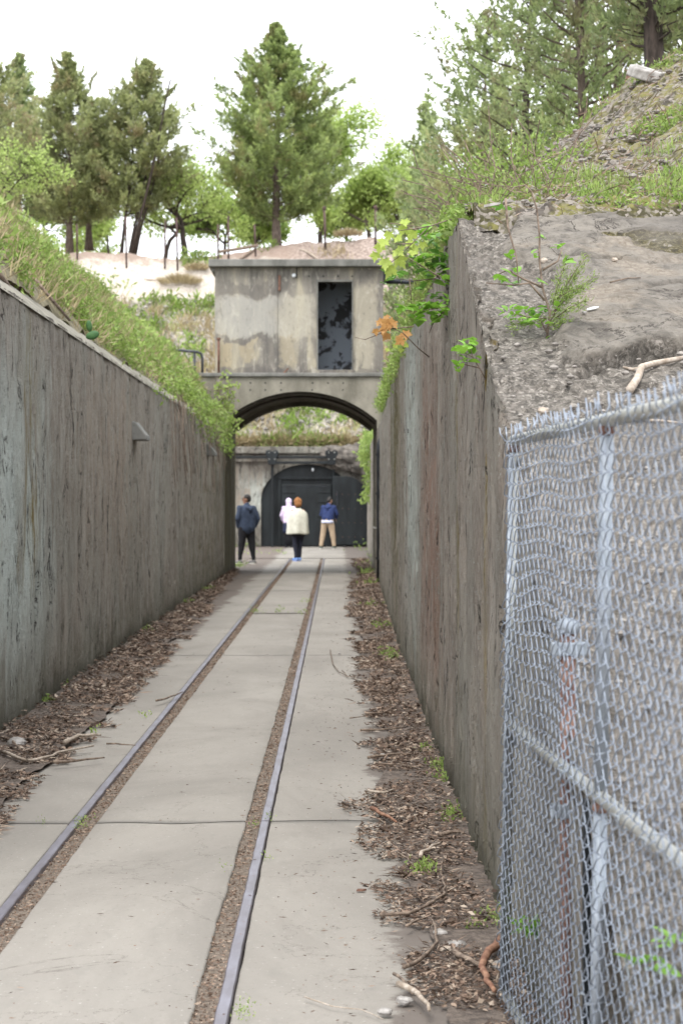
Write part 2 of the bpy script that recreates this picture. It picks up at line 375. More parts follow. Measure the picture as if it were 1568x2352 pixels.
M['rust'] = simple('flaking_rust', (.09,.045,.035), (.22,.125,.09), 16, .9, .1, .5, .004)
M['black'] = simple('black_paint', (.005,.006,.007), (.014,.018,.020), 3, .5, 0, .2, .004, stretch=(1,1,.3))
M['blackpipe'] = simple('black_iron_pipe', (.012,.013,.016), (.05,.055,.065), 3, .4, .2, .2, .003)
M['bark'] = simple('grey_brown_bark', (.07,.052,.04), (.19,.15,.125), 20, .95, 0, .8, .02, stretch=(1,1,.25))
M['darkbark'] = simple('dark_bark', (.028,.022,.018), (.085,.065,.055), 20, .95, 0, .8, .02, stretch=(1,1,.25))
M['stick'] = simple('dry_twig_bark', (.08,.058,.045), (.26,.20,.155), 30, .9, 0, .5, .003)
M['palestick'] = simple('bleached_wood', (.25,.20,.155), (.45,.39,.33), 30, .9, 0, .5, .003)
M['redstick'] = simple('reddish_bark', (.15,.07,.045), (.30,.17,.11), 20, .9, 0, .5, .004)
M['stone'] = simple('grey_stone', (.18,.165,.15), (.42,.40,.38), 14, .9, 0, .6, .01)
M['gravel'] = simple('dull_gravel', (.10,.09,.08), (.30,.275,.25), 25, .95, 0, .6, .01)
M['postwood'] = simple('rusty_post', (.045,.032,.03), (.13,.085,.075), 5, .9, 0, .4, .01)
M['cedar'] = leafmat('cedar_foliage', [(.15,.19,.08),(.23,.29,.11),(.32,.40,.14),(.42,.50,.18)], (.28,.23,.11), .9, trans=.45)
M['cedar2'] = leafmat('browning_cedar_foliage', [(.19,.21,.11),(.27,.30,.14),(.35,.39,.17),(.44,.48,.21)], (.33,.25,.15), .7, trans=.45)
M['cedar3'] = leafmat('greyish_cedar_foliage', [(.17,.21,.10),(.25,.31,.14),(.34,.41,.18),(.43,.51,.22)], (.27,.22,.14), 1.0, trans=.45)  # slightly paler, greyer green than the first cedar foliage
M['lime'] = leafmat('spring_foliage', [(.22,.30,.08),(.32,.42,.12),(.42,.53,.16),(.53,.63,.25)], trans=.5)
M['limedark'] = leafmat('green_foliage', [(.15,.22,.06),(.24,.34,.09),(.35,.46,.13),(.46,.57,.20)], trans=.5)
M['weed'] = leafmat('weed_leaves', [(.11,.14,.045),(.16,.235,.05),(.25,.36,.075),(.37,.48,.15)], (.25,.23,.12), 2.0, trans=.4)
M['dry'] = leafmat('dry_grass', [(.20,.16,.09),(.36,.29,.17),(.52,.44,.27)], trans=.2)
M['leaf'] = simple('fresh_leaf', (.16,.33,.035), (.24,.44,.06), 25, .45, 0, .15, .003, spec=.5)
M['leafb'] = simple('glossy_green_leaf', (.09,.22,.03), (.17,.33,.06), 25, .4, 0, .15, .003, spec=.5)
M['maple'] = simple('yellow_green_leaf', (.32,.42,.07), (.45,.54,.13), 25, .5, 0, .15, .003)
M['orange'] = simple('orange_leaf', (.45,.23,.07), (.55,.32,.12), 25, .5, 0, .15, .003)
M['cactus'] = simple('cactus_skin', (.03,.09,.03), (.06,.14,.045), 15, .6)
M['white'] = simple('white_porcelain', (.55,.58,.62), (.75,.78,.8), 9, .4)
for k in ('leaf', 'leafb', 'maple', 'orange'):
    m = M[k]; n_ = m.node_tree; b_ = [x for x in n_.nodes if x.type == 'BSDF_PRINCIPLED'][0]; o_ = [x for x in n_.nodes if x.type == 'OUTPUT_MATERIAL'][0]
    tr = n_.nodes.new('ShaderNodeBsdfTranslucent'); n_.links.new(b_.inputs['Base Color'].links[0].from_socket, tr.inputs[0])
    ms = n_.nodes.new('ShaderNodeMixShader'); ms.inputs[0].default_value = .4
    n_.links.new(b_.outputs[0], ms.inputs[1]); n_.links.new(tr.outputs[0], ms.inputs[2]); n_.links.new(ms.outputs[0], o_.inputs[0])

# ------------------------------------------------------------------ plan of the trench
def XL(z): return np.interp(z, [5, 13.8, 25, 48], [-2.22, -2.27, -2.34, -2.385])
def XR(z): return np.interp(z, [0, 5, 12, 21, 35.5, 60], [.62, .62, .628, .67, .78, .87])
TOPZ = 3.05

# ground sheet to the horizon
V, Q = grid(60, 60, lambda u, v: np.stack([(u - .5) * 500, -60 + v ** 2 * 500, np.full(len(u), -.06)], 1))
tag(link_mesh('ground', V, Q, M['ground']), 'bare brown earth under the path and walls', kind='structure')

# path: slabs, rails, grooves
path = tag(bpy.data.objects.new('path', None), 'worn pale grey concrete path with two inset rails', kind='structure'); COL.objects.link(path)
RL, RR = -1.285, -.352      # rail centre lines
def slab(xa, xb, z0, z1, seed, ja=0, jb=0, parent=path, top=0.0, name='slab'):
    n = max(6, int((z1 - z0) / .06)) if z0 < 22 else max(6, int((z1 - z0) / .25))
    zs = np.linspace(z0, z1, n)
    na = vnoise(np.stack([zs, zs*0, zs*0], 1), 3.5, seed, 5) * ja * 2; nb = vnoise(np.stack([zs, zs*0 + 5, zs*0], 1), 3.5, seed + 3, 5) * jb * 2
    k = 9; us = np.linspace(0, 1, k); P = []
    for i, z in enumerate(zs):
        a = (xa(z) if callable(xa) else xa) + na[i]; b = (xb(z) if callable(xb) else xb) + nb[i]
        xs = a + (b - a) * us
        wob = vnoise(np.stack([xs, xs*0, xs*0], 1), 2.5, 91, 5) * .20 if i in (0, n-1) else 0*xs
        wob2 = wob * (1 if z1 - z0 > 3 else .5)
        hz = top + vnoise(np.stack([xs*0 + xs, np.full(k, z), xs*0], 1), 1.1, 5, 2) * .008
        row = np.stack([xs, z + wob2, hz], 1)
        row = np.vstack([[row[0,0], row[0,1], top - .055], row[0] + [.0, 0, -.004], row[0] + [.008, 0, 0], row[1:-1], row[-1] - [.008, 0, 0], row[-1] + [0, 0, -.004], [row[-1,0], row[-1,1], top - .055]]); P.append(row)
    K = len(P[0]); V = np.vstack(P); i, j = np.meshgrid(np.arange(n-1), np.arange(K-1), indexing='ij'); a = (i*K + j).ravel()
    Q = np.stack([a, a+1, a+K+1, a+K], 1)
    ends = []
    for r, s in ((0, 1), (n-1, -1)):
        e = P[r].copy(); e[:, 2] = top - .055; ends.append(e)
    base = len(V); V = np.vstack([V] + ends)
    q2 = []
    for e, r in ((0, 0), (1, n-1)):
        for j in range(K-1): q2.append([r*K + j, r*K + j + 1, base + e*K + j + 1, base + e*K + j])
    Q = np.vstack([Q, np.array(q2)])
    return link_mesh(name, V, Q, M['slab'], parent, smooth=False)
joints = [3.2, 10.1, 21.1, 28.9, 36.5, 46, 57]
for k in range(6):
    a, b = joints[k] + .008, joints[k+1] - .008
    if k == 3: a += .12                                  # cross groove between the rails only
    slab(RL + .026 + .078, RR - .026 - .07, a, b, 10 + k, .006, .011)
    a, b = joints[k] + .008, joints[k+1] - .008
    if k in (2,): slab(lambda z: XL(z) - .05, RL - .028, a, joints[4], 30 + k, 0, .004); slab(RR + .027, lambda z: XR(z) + .05, a, joints[4], 40 + k, .004, 0); continue
    if k == 3: continue
    slab(lambda z: XL(z) - .05, RL - .028, a, b, 30 + k, 0, .004)
    slab(RR + .027, lambda z: XR(z) + .05, a, b, 40 + k, .004, 0)
slab(-9, 3.5, 57.5, 72.2, 77, 0, 0)
slab(lambda z: -9 + 0*z, lambda z: XL(z) - .06, 47.9, 57.4, 78, 0, 0)

track = empty('railway_track', (0, 0, 0), 'pair of narrow worn steel rails set flush in the concrete path', 'railway track')
def rail(xc, z0, z1, seed):
    n = max(10, int((z1 - z0) / .05)) if z0 < 12 else int((z1 - z0) / .3)
    zs = np.linspace(z0, z1, n); e = vnoise(np.stack([zs, zs*0, zs*0 + seed], 1), 9, seed, 4)
    P = []
    for i, z in enumerate(zs):
        wl = .0215 + e[i] * .006; wr = .0205 - e[i] * .004
        P.append([[xc - wl, z, -.05], [xc - wl, z, .003], [xc - wl + .004, z, .006], [xc + wr - .004, z, .006], [xc + wr, z, .003], [xc + wr, z, -.05]])
    V = np.array(P).reshape(-1, 3); K = 6; i, j = np.meshgrid(np.arange(n-1), np.arange(K-1), indexing='ij'); a = (i*K + j).ravel()
    Q = np.stack([a, a+1, a+K+1, a+K], 1)
    f = [tuple(q) for q in Q] + [tuple(range(K)), tuple(reversed(range((n-1)*K, n*K)))]
    return link_mesh('rail', V, f, M['rail'], track, smooth=False)
for xc, s in ((RL, 1), (RR, 2)):
    for a, b in ((3.2, 10.09), (10.11, 21.1), (21.12, 33), (33.02, 45), (45.02, 57)): rail(xc, a, b, s)
# debris in the flangeways
def strip(name, xa, xb, z0, z1, h, m, parent, seed=0, ja=0, n=300, k=4, jb=None):
    def fn(u, v):
        z = z0 + (z1 - z0) * u ** 1.6
        A = xa(z) if callable(xa) else xa + 0*z; B = xb(z) if callable(xb) else xb + 0*z
        A = A + vnoise(np.stack([z, z*0, z*0], 1), 1.6, seed, 5) * ja * 2; B = B + vnoise(np.stack([z, z*0+9, z*0], 1), 1.6, seed + 5, 5) * (ja if jb is None else jb) * 2
        x = A + (B - A) * v
        return np.stack([x, z, h + vnoise(np.stack([x, z, z*0], 1), 14, seed, 3) * .012 * (1 if h > -.02 else 1)], 1)
    V, Q = grid(n, k, fn); return link_mesh(name, V, Q, m, parent)
gb = strip('groove_fill', RL + .02, RL + .12, 3.2, 57, -.016, M['debris'], path, 3, 0, 900, 5); gb['kind'] = 'stuff'
gb = strip('groove_fill', RR - .135, RR - .02, 3.2, 57, -.014, M['debris'], path, 4, 0, 900, 5); gb['kind'] = 'stuff'
strip('joint_fill', XL(10), XR(10), 2, 60, -.045, M['debris'], path, 4, 0, 60, 4)['kind'] = 'stuff'

# litter beds beside the walls
def litEL(z): return np.interp(z, [8, 10.2, 15, 21, 30, 38, 43, 47], [-1.66, -1.67, -1.62, -1.72, -1.87, -2.12, -2.2, -2.3])
def litER(z): return np.interp(z, [5.5, 6.2, 7.5, 8.6, 10.2, 10.8, 12, 13, 17, 23, 30, 38, 45, 52], [.24, .24, .22, .20, .17, .06, .19, .22, .19, .19, .20, .27, .50, .45])
bl = strip('humus_bed', lambda z: XL(z) - .03, lambda z: litEL(z) - .1, 7, 46, .022, M['dirt'], None, 8, 0, 500, 14, jb=.10)
tag(bl, 'dark humus and damp soil along the foot of the left wall', 'soil', kind='stuff')
br = strip('humus_bed', lambda z: litER(z) + .12, lambda z: XR(z) + .03, 3.2, 56, .018, M['dirt'], None, 9, .07, 600, 14, jb=0)
tag(br, 'dark humus and damp soil along the foot of the right wall', 'soil', kind='stuff')
def litter(n, zf, xin, xw, name, label, seed, smin=.016, smax=.05, hz=.05, pow_=1.6):
    r = np.random.default_rng(seed)
    z = zf[0] + (zf[1] - zf[0]) * r.random(n) ** pow_; a = xin(z); b = xw(z)
    clump = vnoise(np.stack([z, z*0, z*0], 1), 1.6, seed, 5) * .2
    t = r.random(n) ** .8
    x = b + (a + clump - b) * t * 1.06
    keep = vnoise(np.stack([x, z, z*0], 1), 3.0, seed + 1, 4) > (-.10 + .45 * (t - .6).clip(0))
    x, z, t = x[keep], z[keep], t[keep]; m = len(x)
    c = np.stack([x, z, .012 + r.random(m) * hz * (1 - t * .85)], 1)
    az = r.random(m) * 2 * math.pi; d = np.stack([np.cos(az), np.sin(az), r.normal(size=m) * .25], 1)
    sc = np.interp(z, [5, 12, 25, 50], [.75, 1, 1.5, 2.0]); ln = (smin + (smax - smin) * r.random(m) ** 2) * sc
    tw = r.random(m) < .35; ln = np.where(tw, ln * 2.2, ln); wd = ln * np.where(tw, .07, .5)
    s = norm(np.stack([-d[:,1], d[:,0], r.normal(size=m) * .6], 1)); d = norm(d)
    v = np.stack([c, c + d*ln[:,None]*.45 + s*wd[:,None]*.5 + [0,0,.003], c + d*ln[:,None], c + d*ln[:,None]*.45 - s*wd[:,None]*.5], 1).reshape(-1, 3)
    v[:,2] = np.maximum(v[:,2], .010)
    rn = r.random(m) ** 1.35
    return tag(link_mesh(name, v, np.arange(4*m).reshape(-1,4), M['litter'], None, False, rn), label, 'leaf litter', kind='stuff')
litter(62000, (8, 47), lambda z: litEL(z) , lambda z: XL(z) + .01, 'leaf_litter', 'brown leaf litter and bark bits drifted against the left wall', 21, .016, .052, .07)
litter(80000, (3.6, 56), lambda z: litER(z) - .0, lambda z: XR(z) - .01, 'leaf_litter', 'brown leaf litter and twig bits drifted against the right wall', 22, .012, .045, .05)
# crumbs on the path and in the grooves
r = np.random.default_rng(5); n = 2600
z = 4 + 50 * r.random(n) ** 2; x = np.where(r.random(n) < .35, r.uniform(-1.6, .3, n), r.normal(.12, .22, n)).clip(-2, .55)
c = np.stack([x, z, np.full(n, .008)], 1); az = r.random(n) * 6.28
v, q = kites(c, np.stack([np.cos(az), .3*np.sin(az), 0*az + .05], 1), .006 + .03 * r.random(n) ** 3, .005 + 0*x, r); v[:,2] = v[:,2].clip(.007)
tag(link_mesh('path_crumbs', v, q, M['litter'], None, False, r.random(n) * .7), 'tiny bark crumbs scattered over the pale concrete path', 'debris', kind='stuff')
for gx, gw in ((RL + .065, .04), (RR - .07, .045)):
    n = 9000; z = 3.6 + 50 * r.random(n) ** 1.7; x = gx + r.uniform(-gw, gw, n)
    c = np.stack([x, z, r.uniform(-.016, -.002, n)], 1); az = r.random(n) * 6.28
    v, q = kites(c, np.stack([np.cos(az), np.sin(az), .15 + 0*az], 1), (.006 + .02 * r.random(n) ** 2) * np.interp(z, [5, 30], [1, 2.2]), .007 + 0*x, r)
    o = link_mesh('groove_litter', v, q, M['litter'], path, False, .25 + r.random(n) * .6); o['kind'] = 'stuff'

# ------------------------------------------------------------------ trench walls
def trench_wall(name, zr, Xf, sgn, m, label, top=TOPZ, topf=None, nu=1000, nv=110, cap=True, seed=1):
    t = empty(name, (0, 0, 0), label, 'wall')
    def fn(u, v):
        z = zr[0] + (zr[1] - zr[0]) * (u ** 1.5); tp = topf(z) if topf else top + 0*z
        h = -.1 + (tp + .1) * v; X = Xf(z)
        p = np.stack([z, h, z*0], 1)
        q = p + np.stack([vnoise(p, 1, seed + 40, 3, (1.2, 1.5, 1)) * .25, z*0, z*0], 1)
        d = vnoise(q, 1, seed, 5, (3, .8, 1)) * .045 + vnoise(q, 1, seed + 4, 5, (14, 3.0, 1)) * .034
        g = vnoise(q, 1, seed + 9, 4, (5, .8, 1)); d -= .035 * np.clip((g - .16) * 12, 0, 1) * np.clip((.30 - g) * 14, 0, 1)      # spalled gouges
        g2 = vnoise(q, 1, seed + 29, 4, (9, 1.1, 1)); d -= .03 * np.clip((g2 - .2) * 16, 0, 1)
        er = vnoise(p, 1, seed + 19, 3, (3, 3, 1)); d -= .05 * np.clip(v - .965, 0, 1) * 28 * np.clip(er + .1, 0, 1)
        return np.stack([X - sgn * d, z, h], 1)
    V, Q = grid(nu, nv, fn); link_mesh('wall_face', V, Q, m, t)
    return t
wl = trench_wall('retaining_wall', (7, 43.0), XL, -1, M['wall_l'], 'tall grey retaining wall on the left of the path with white stains at its near end', seed=3)
# sloping cap of the left wall
def fn(u, v):
    z = 7 + 36 * u ** 1.4; x = XL(z) + .012 - .36 * v; h = TOPZ - .02 + .30 * v
    p = np.stack([x, z, h], 1); e = vnoise(p, 3, 8, 4)
    h = h + e * .05 * (v > .08) + .01 - .02 * (v < .08)
    return np.stack([x, z, h], 1)
V, Q = grid(600, 10, fn); link_mesh('wall_cap', V, Q, M['archw'], wl)
MB().box((XL(43)-.6, 43.0, -.1), (XL(43) - .002, 43.02, TOPZ)).build('wall_end', M['wall_l'], wl)
# stone brackets sticking out of the left wall
def bracket(x, y, zd, sz):
    t = at(x, y, zd); X0 = float(XL(zd)) - .02
    b = MB(); pr = [(X0, t.z + .22*sz), (X0 + .07*sz, t.z + .22*sz), (X0 + .23*sz, t.z + .02*sz), (X0 + .23*sz, t.z - .05*sz), (X0, t.z - .05*sz)]
    b.prism(pr, zd - .3*sz, zd + .3*sz).bevel('bracket', M['roof'], wl, .012)
bracket(315, 1004, 23.6, .78); bracket(487, 1042, 37.6, .8)

def topR(z): return np.interp(z, [3.0, 5.0, 7.55, 10.5, 12, 22, 35.5], [.05, .80, 1.82, 3.02, 3.07, 3.10, 3.22])
wr = trench_wall('retaining_wall', (5.1, 35.6), XR, 1, M['wall_r'], 'tall grey retaining wall on the right of the path with rust red and pale green streaks', topf=topR, nu=1400, nv=150, seed=12)
bb = MB(); zs = np.linspace(5.1, 35.6, 60)
for i in range(59):   # thickness / back of the right wall
    z0, z1 = zs[i], zs[i+1]; x0, x1 = float(XR(z0)), float(XR(z1)); n0 = len(bb.v)
    bb.v += [Vector((x0+.005, z0, float(topR(z0))-.02)), Vector((x0+.3, z0, float(topR(z0))-.02)), Vector((x1+.3, z1, float(topR(z1))-.02)), Vector((x1+.005, z1, float(topR(z1))-.02))]
    bb.f.append((n0, n0+1, n0+2, n0+3))
bb.build('wall_top', M['apron'], wr)
MB().box((.625, 5.08, -.1), (.95, 5.1, .82)).build('wall_end', M['wall_r'], wr)
MB().box((XR(35.6) - .0, 35.6, -.1), (1.4, 35.62, 3.2)).build('wall_end', M['wall_r'], wr)
w2 = trench_wall('retaining_wall', (36.4, 60), lambda z: XR(z) + .035, 1, M['wall_r'], 'lower stretch of right-hand concrete wall beyond the drainpipe, running through the arch', top=3.1, nu=300, nv=40, seed=33)
MB().box((.84, 36.38, -.1), (1.6, 36.4, 3.1)).build('wall_end', M['wall_r'], w2)

# ------------------------------------------------------------------ right apron (sloping crumbling concrete)
def apron_h(x, z): return np.interp(z, [2.5, 3.4, 5.0, 7.55, 10.5], [-.0, .14, .78, 1.80, 3.0])
NU, NV = 800, 340
uu, vv = np.meshgrid(np.linspace(0, 1, NU), np.linspace(0, 1, NV), indexing='ij')
zz = 2.6 + 8.3 * uu.ravel(); xx = .626 + 3.2 * vv.ravel() ** 1.4
p = np.stack([xx, zz, zz*0], 1)
h = apron_h(xx, zz)
edge = vnoise(p, 1.1, 4, 5) * 1.1
crk = 8.42 + vnoise(np.stack([xx, zz*0, zz*0], 1), 2.2, 6, 5) * .35                        # broken lower lip of the crust
crust = np.clip((zz - crk) * 18, 0, 1) * np.clip((xx - .93 - vnoise(p, 1.6, 14, 5) * .55) * 12, 0, 1)
crust2 = np.clip((7.9 - .0 * xx + vnoise(p, 1.3, 24, 5) * .8 - zz) * 10, 0, 1) * np.clip((xx - 1.15 - vnoise(p, 2.2, 25, 5) * .8) * 10, 0, 1) * 0
rgw = np.clip(1.1 - (xx - .62) * 1.6 + vnoise(p, 1.8, 77, 3), .45, 1); rough = (vnoise(p, 9, 3, 4) * .09 + vnoise(p, 22, 7, 4) * .07) * rgw
mound = vnoise(p, 1.4, 31, 3) * .10
h = h + mound * .6 + np.where(True, rough * (1 - crust * .82), 0) + crust * .065
def crackline(f0, w_): return np.exp(-(f0 / w_) ** 2)
c1 = crackline(zz - (9.62 + vnoise(np.stack([xx, zz*0, zz*0], 1), 3, 41, 5) * .3), .012) * np.clip((xx - 1.0) * 5, 0, 1) * np.clip((1.45 - xx) * 5, 0, 1)
c2 = crackline(zz - (9.05 + vnoise(np.stack([xx, zz*0, zz*0], 1), 2, 43, 5) * .35 + (xx - 1.3) * .25), .010) * np.clip((xx - 1.3) * 5, 0, 1)
h -= (c1 + c2) * .09; h += crust * (vnoise(p, 3, 71, 4, (1, 2, 1)) * .05 + vnoise(p, 12, 72, 5, (1, 1.6, 1)) * .025)
lip = np.clip(1 - np.abs(zz - crk + .03) * 22, 0, 1) * np.clip((xx - .93) * 12, 0, 1); h -= lip * .09
moss = np.clip(1 - (((xx - 1.75) / .33) ** 2 + ((zz - 9.95) / .20) ** 2), 0, 1) ** .4 + np.clip(1 - (((xx - 1.5) / .25) ** 2 + ((zz - 10.08) / .09) ** 2), 0, 1) ** .4
hole = np.clip(moss, 0, 1) * np.clip((vnoise(p, 2.4, 51, 4) + .15) * 6, 0, 1)
h -= hole * .035; crust = crust * (1 - hole)
xe = xx + np.where(vv.ravel() == 0, -.004, 0)
dz_ = zz - crk; inx = np.clip((xx - .95) * 10, 0, 1)
zs_ = zz - .075 * np.clip(1 - np.abs(dz_ - .035) / .05, 0, 1) * inx; h = h - .10 * np.clip(1 - np.abs(dz_ + .035) / .04, 0, 1) * inx + .02 * np.clip(1 - np.abs(dz_ - .05) / .06, 0, 1) * inx
V = np.stack([xe, zs_, h], 1)
i, j = np.meshgrid(np.arange(NU-1), np.arange(NV-1), indexing='ij'); a = (i*NV + j).ravel(); Q = np.stack([a, a+NV, a+NV+1, a+1], 1)
ap = tag(link_mesh('sloping_bank', V, Q, M['apron']), 'crumbling sloping concrete bank with cracked crust behind the gate', 'bank')
for nm, arr in (('crust', crust), ('moss', moss)):
    at_ = ap.data.attributes.new(nm, 'FLOAT', 'POINT'); at_.data.foreach_set('value', arr.astype(np.float32))
tag(ap, None, None, None, 'structure'); del ap['category']
def apron_at(x, z):
    k = np.argmin((xx - x) ** 2 + (zz - z) ** 2); return float(h[k])

# mound above the bank on the right
def hill_h(x, z):
    top = np.interp(x, [.6, .855, 1.24, 1.48, 1.66, 2.05, 2.28, 3, 5, 12], [3.4, 3.52, 3.78, 4.0, 4.12, 4.45, 4.58, 4.9, 5.5, 6.0])
    t = np.clip((z - 10.5) / 3.5, 0, 1); back = np.clip((z - 14.5) / 3, 0, 1); b = 3.06 + (top - 3.06) * t ** .85
    low = np.where(x < 1.6, 3.08, top)
    return b * (1 - back) + np.minimum(b, low) * back
def fn(u, v):
    z = 10.35 + 9 * u ** 1.3; x = .70 + (z - 10.35).clip(0) * .006 + 11 * v ** 2.2
    p = np.stack([x, z, z*0], 1)
    hh = hill_h(x, z) + vnoise(p, 3, 61, 5) * .14 * np.clip(u * 6, 0, 1) + vnoise(p, 14, 62, 4) * .10 + .03 - .14 * np.clip((10.5 + vnoise(np.stack([x, x*0, x*0], 1), 4, 3, 4) * .12 - z) * 8, 0, 1)
    return np.stack([x, z, hh], 1)
V, Q = grid(300, 260, fn); tag(link_mesh('mound', V, Q, M['hill']), 'mossy gravel mound above the concrete bank on the right', kind='structure')
def fn(u, v):
    z = 18 + 54 * u; x = .75 + .3 * u + 14 * v; hh = 3.08 + np.clip((x - 1.4) * .25, 0, 1.2) + vnoise(np.stack([x, z, z*0], 1), .5, 63, 4) * .3 * np.clip(v*8, 0, 1)
    return np.stack([x, z, hh], 1)
V, Q = grid(80, 40, fn); tag(link_mesh('terrace', V, Q, M['hill']), 'level ground on top of the right-hand wall', kind='structure')

# ------------------------------------------------------------------ left weedy bank
K = (HY - 465) / HX
def ridgeX(z): return np.interp(z, [0, 30, 43], [-4.2, -4.2, -2.95])
def bank_pt(z, s):
    """s 0..1 from wall cap to ridge, >1 behind"""
    x0 = XL(z) - .33; h0 = TOPZ + .27 + 0*z; xr = ridgeX(z); hr = EYE + K * (-xr) - .13
    t = np.clip(s, 0, 1); x = x0 + (xr - x0) * t; h = h0 + (hr - h0) * (t ** .9)
    b = np.clip(s - 1, 0, None); x = x - b * 8; return x, h - b * .8
def fn(u, v):
    z = 7 + 36.5 * u; x, h = bank_pt(z, v * 1.8)
    return np.stack([x, z, h + vnoise(np.stack([x, z, h], 1), 1.5, 71, 4) * .2], 1)
V, Q = grid(260, 46, fn); tag(link_mesh('bank', V, Q, M['bank']), 'steep weedy soil bank above the left wall', kind='structure')
V, Q = grid(20, 20, lambda u, v: np.stack([XL(43) - .3 - 9 * u, 43.4 + 0*u, -.1 + (np.interp(u, [0,.1,1], [3.3, 4.1, 3.4]) + .1) * v], 1))
tag(link_mesh('bank_end', V, Q, M['bank']), 'end of the left bank beside the arch', kind='structure')

# ------------------------------------------------------------------ far hillside
def far_h(x, z):
    ridge = np.interp(x, [-12, -5.2, -2.4, 1.7, 4, 12], [11.9, 11.62, 12.05, 12.4, 12.1, 11.9])
    t = np.clip((z - 72.4) / 11.6, 0, 1)
    return 3.45 + (ridge - 3.45) * (t ** .92) 
def fn(u, v):
    z = 72.35 + 60 * v ** 2.0; x = -22 + 50 * u; p = np.stack([x, z, z*0], 1); hh = far_h(x, z) + vnoise(p, .8, 81, 5) * .5 * np.clip(v*8, 0, 1) + vnoise(p, 4, 82, 3) * .12
    hh -= np.clip(z - 88, 0, 60) * .06
    return np.stack([x, z, hh], 1)
V, Q = grid(420, 240, fn); tag(link_mesh('hillside', V, Q, M['far']), 'pale sandy hillside with scrub behind the guardroom', kind='structure')

# ------------------------------------------------------------------ far wall, blast door
FW = 72.0
def fx(x): return (x - HX) * FW / F
def fz(y): return EYE - (y - HY) * FW / F
fw = empty('bunker_wall', (0, FW, 0), 'weathered concrete bunker wall with a ledge, seen through the arch', 'wall')
cxA, rA, spr = fx(705), (fx(705) - fx(599)), fz(1150)
# wall with arched recess
pts_arch = []
for k in range(0, 25):
    a = math.pi - math.pi * k / 24
    pts_arch.append((cxA + math.cos(a) * rA, spr + math.sin(a) * (fz(1066) - spr)))
outer = [(-9, 0), (-9, fz(1030)), (4, fz(1030)), (4, 0)]
poly = [(-9, 0), (-9, fz(1030)), (4, fz(1030)), (4, 0), (cxA + rA, 0)] + list(reversed(pts_arch)) + [(cxA - rA, 0)]
b = MB(); n = len(poly)
from mathutils.geometry import tessellate_polygon
tris = tessellate_polygon([[Vector((p[0], p[1], 0)) for p in poly]])
b.v = [Vector((p[0], 0, p[1])) for p in poly]; b.f = [tuple(t) for t in tris]
k0 = len(b.v)
rp = [(cxA + rA, 0)] + list(reversed(pts_arch)) + [(cxA - rA, 0)]
b.v += [Vector((p[0], 0, p[1])) for p in rp] + [Vector((p[0], .5, p[1])) for p in rp]
for i in range(len(rp) - 1): b.f.append((k0+i, k0+i+1, k0+len(rp)+i+1, k0+len(rp)+i))
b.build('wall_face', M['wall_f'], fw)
MB().box((-9, -.16, fz(1042)), (fx(765), .4, fz(1026))).bevel('ledge', M['wall_f'], fw, .03)
MB().box((fx(541)-4, -.10, fz(1061)), (fx(628), -.001, fz(1055))).bevel('moulding', M['wall_f'], fw, .02)
MB().box((fx(590), -.07, 0), (fx(600), -.001, spr - .1)).bevel('jamb', M['wall_f'], fw, .02)
# steel doors
dr = empty('blast_door', (0, FW, 0), 'black steel blast door filling the arched bunker opening', 'door')
MB().prism([(cxA + rA - .01, .02), (cxA - rA + .01, .02)] + [(p[0], p[1]) for p in pts_arch[1:-1]], .12, .2).build('backing_plate', M['black'], dr)
x0, x1, z1 = fx(645), fx(762), fz(1105)
MB().box((x0 - .10, .02, .02), (x0 + .02, .10, z1 + .05)).bevel('frame', M['black'], dr, .01)
MB().box((x0 - .10, .02, z1 + .06), (x1 + .1, .10, z1 + .16)).bevel('frame', M['black'], dr, .01)
MB().box((x1 + .01, -.02, .02), (x1 + .10, .10, z1 + .55)).bevel('frame', M['black'], dr, .01)
lf = MB().box((x0 + .03, -.06, .04), (x1 - .02, .03, z1 - .12)).bevel('leaf', M['black'], dr, .012)
for zz_ in (z1 - .42, z1 - .75, 1.05, .5):
    MB().box((x0 + .06, -.085, zz_), (x0 + .5, -.062, zz_ + .05)).bevel('strap', M['black'], lf, .005)
    MB().box((x1 - .5, -.085, zz_), (x1 - .06, -.062, zz_ + .05)).bevel('strap', M['black'], lf, .005)
g0 = MB().box((x0 + .05, -.075, z1 - .20), (x1 - .1, -.062, z1 - .18)).build('edge_strip', M['blackpipe'], lf)
sl = empty('sliding_door', (0, FW, 0), 'black steel door leaf with rounded corner slid open to the right', 'door')
xa, xb, zt = fx(764), fx(842), fz(1094)
pl = [(xa, .08), (xa, zt), (xb - .75, zt)]
for k in range(1, 9):
    a = math.pi / 2 * (1 - k / 8); pl.append((xb - .75 + .75 * math.cos(a), zt - .75 + .75 * math.sin(a)))
pl += [(xb, .08)]
lf2 = MB().prism(pl, -.32, -.24).bevel('leaf', M['black'], sl, .01)
rb = MB()
for i in range(5):
    for j in range(4): rb.ball((xa + .12 + i * .22, -.325, .35 + j * .5), .014, 6, 4)
rb.build('rivets', M['rust'], lf2)['kind'] = 'stuff'
hd = MB().tube([(xa + .16, -.36, 1.45), (xa + .16, -.36, 1.95)], .02, 6).build('handle', M['blackpipe'], sl)
rv = MB()
for i in range(7): rv.ball((x0 - .3, .115, .25 + i * .3), .022, 6, 4)
rv.build('rivets', M['galvrail'], dr)['kind'] = 'stuff'
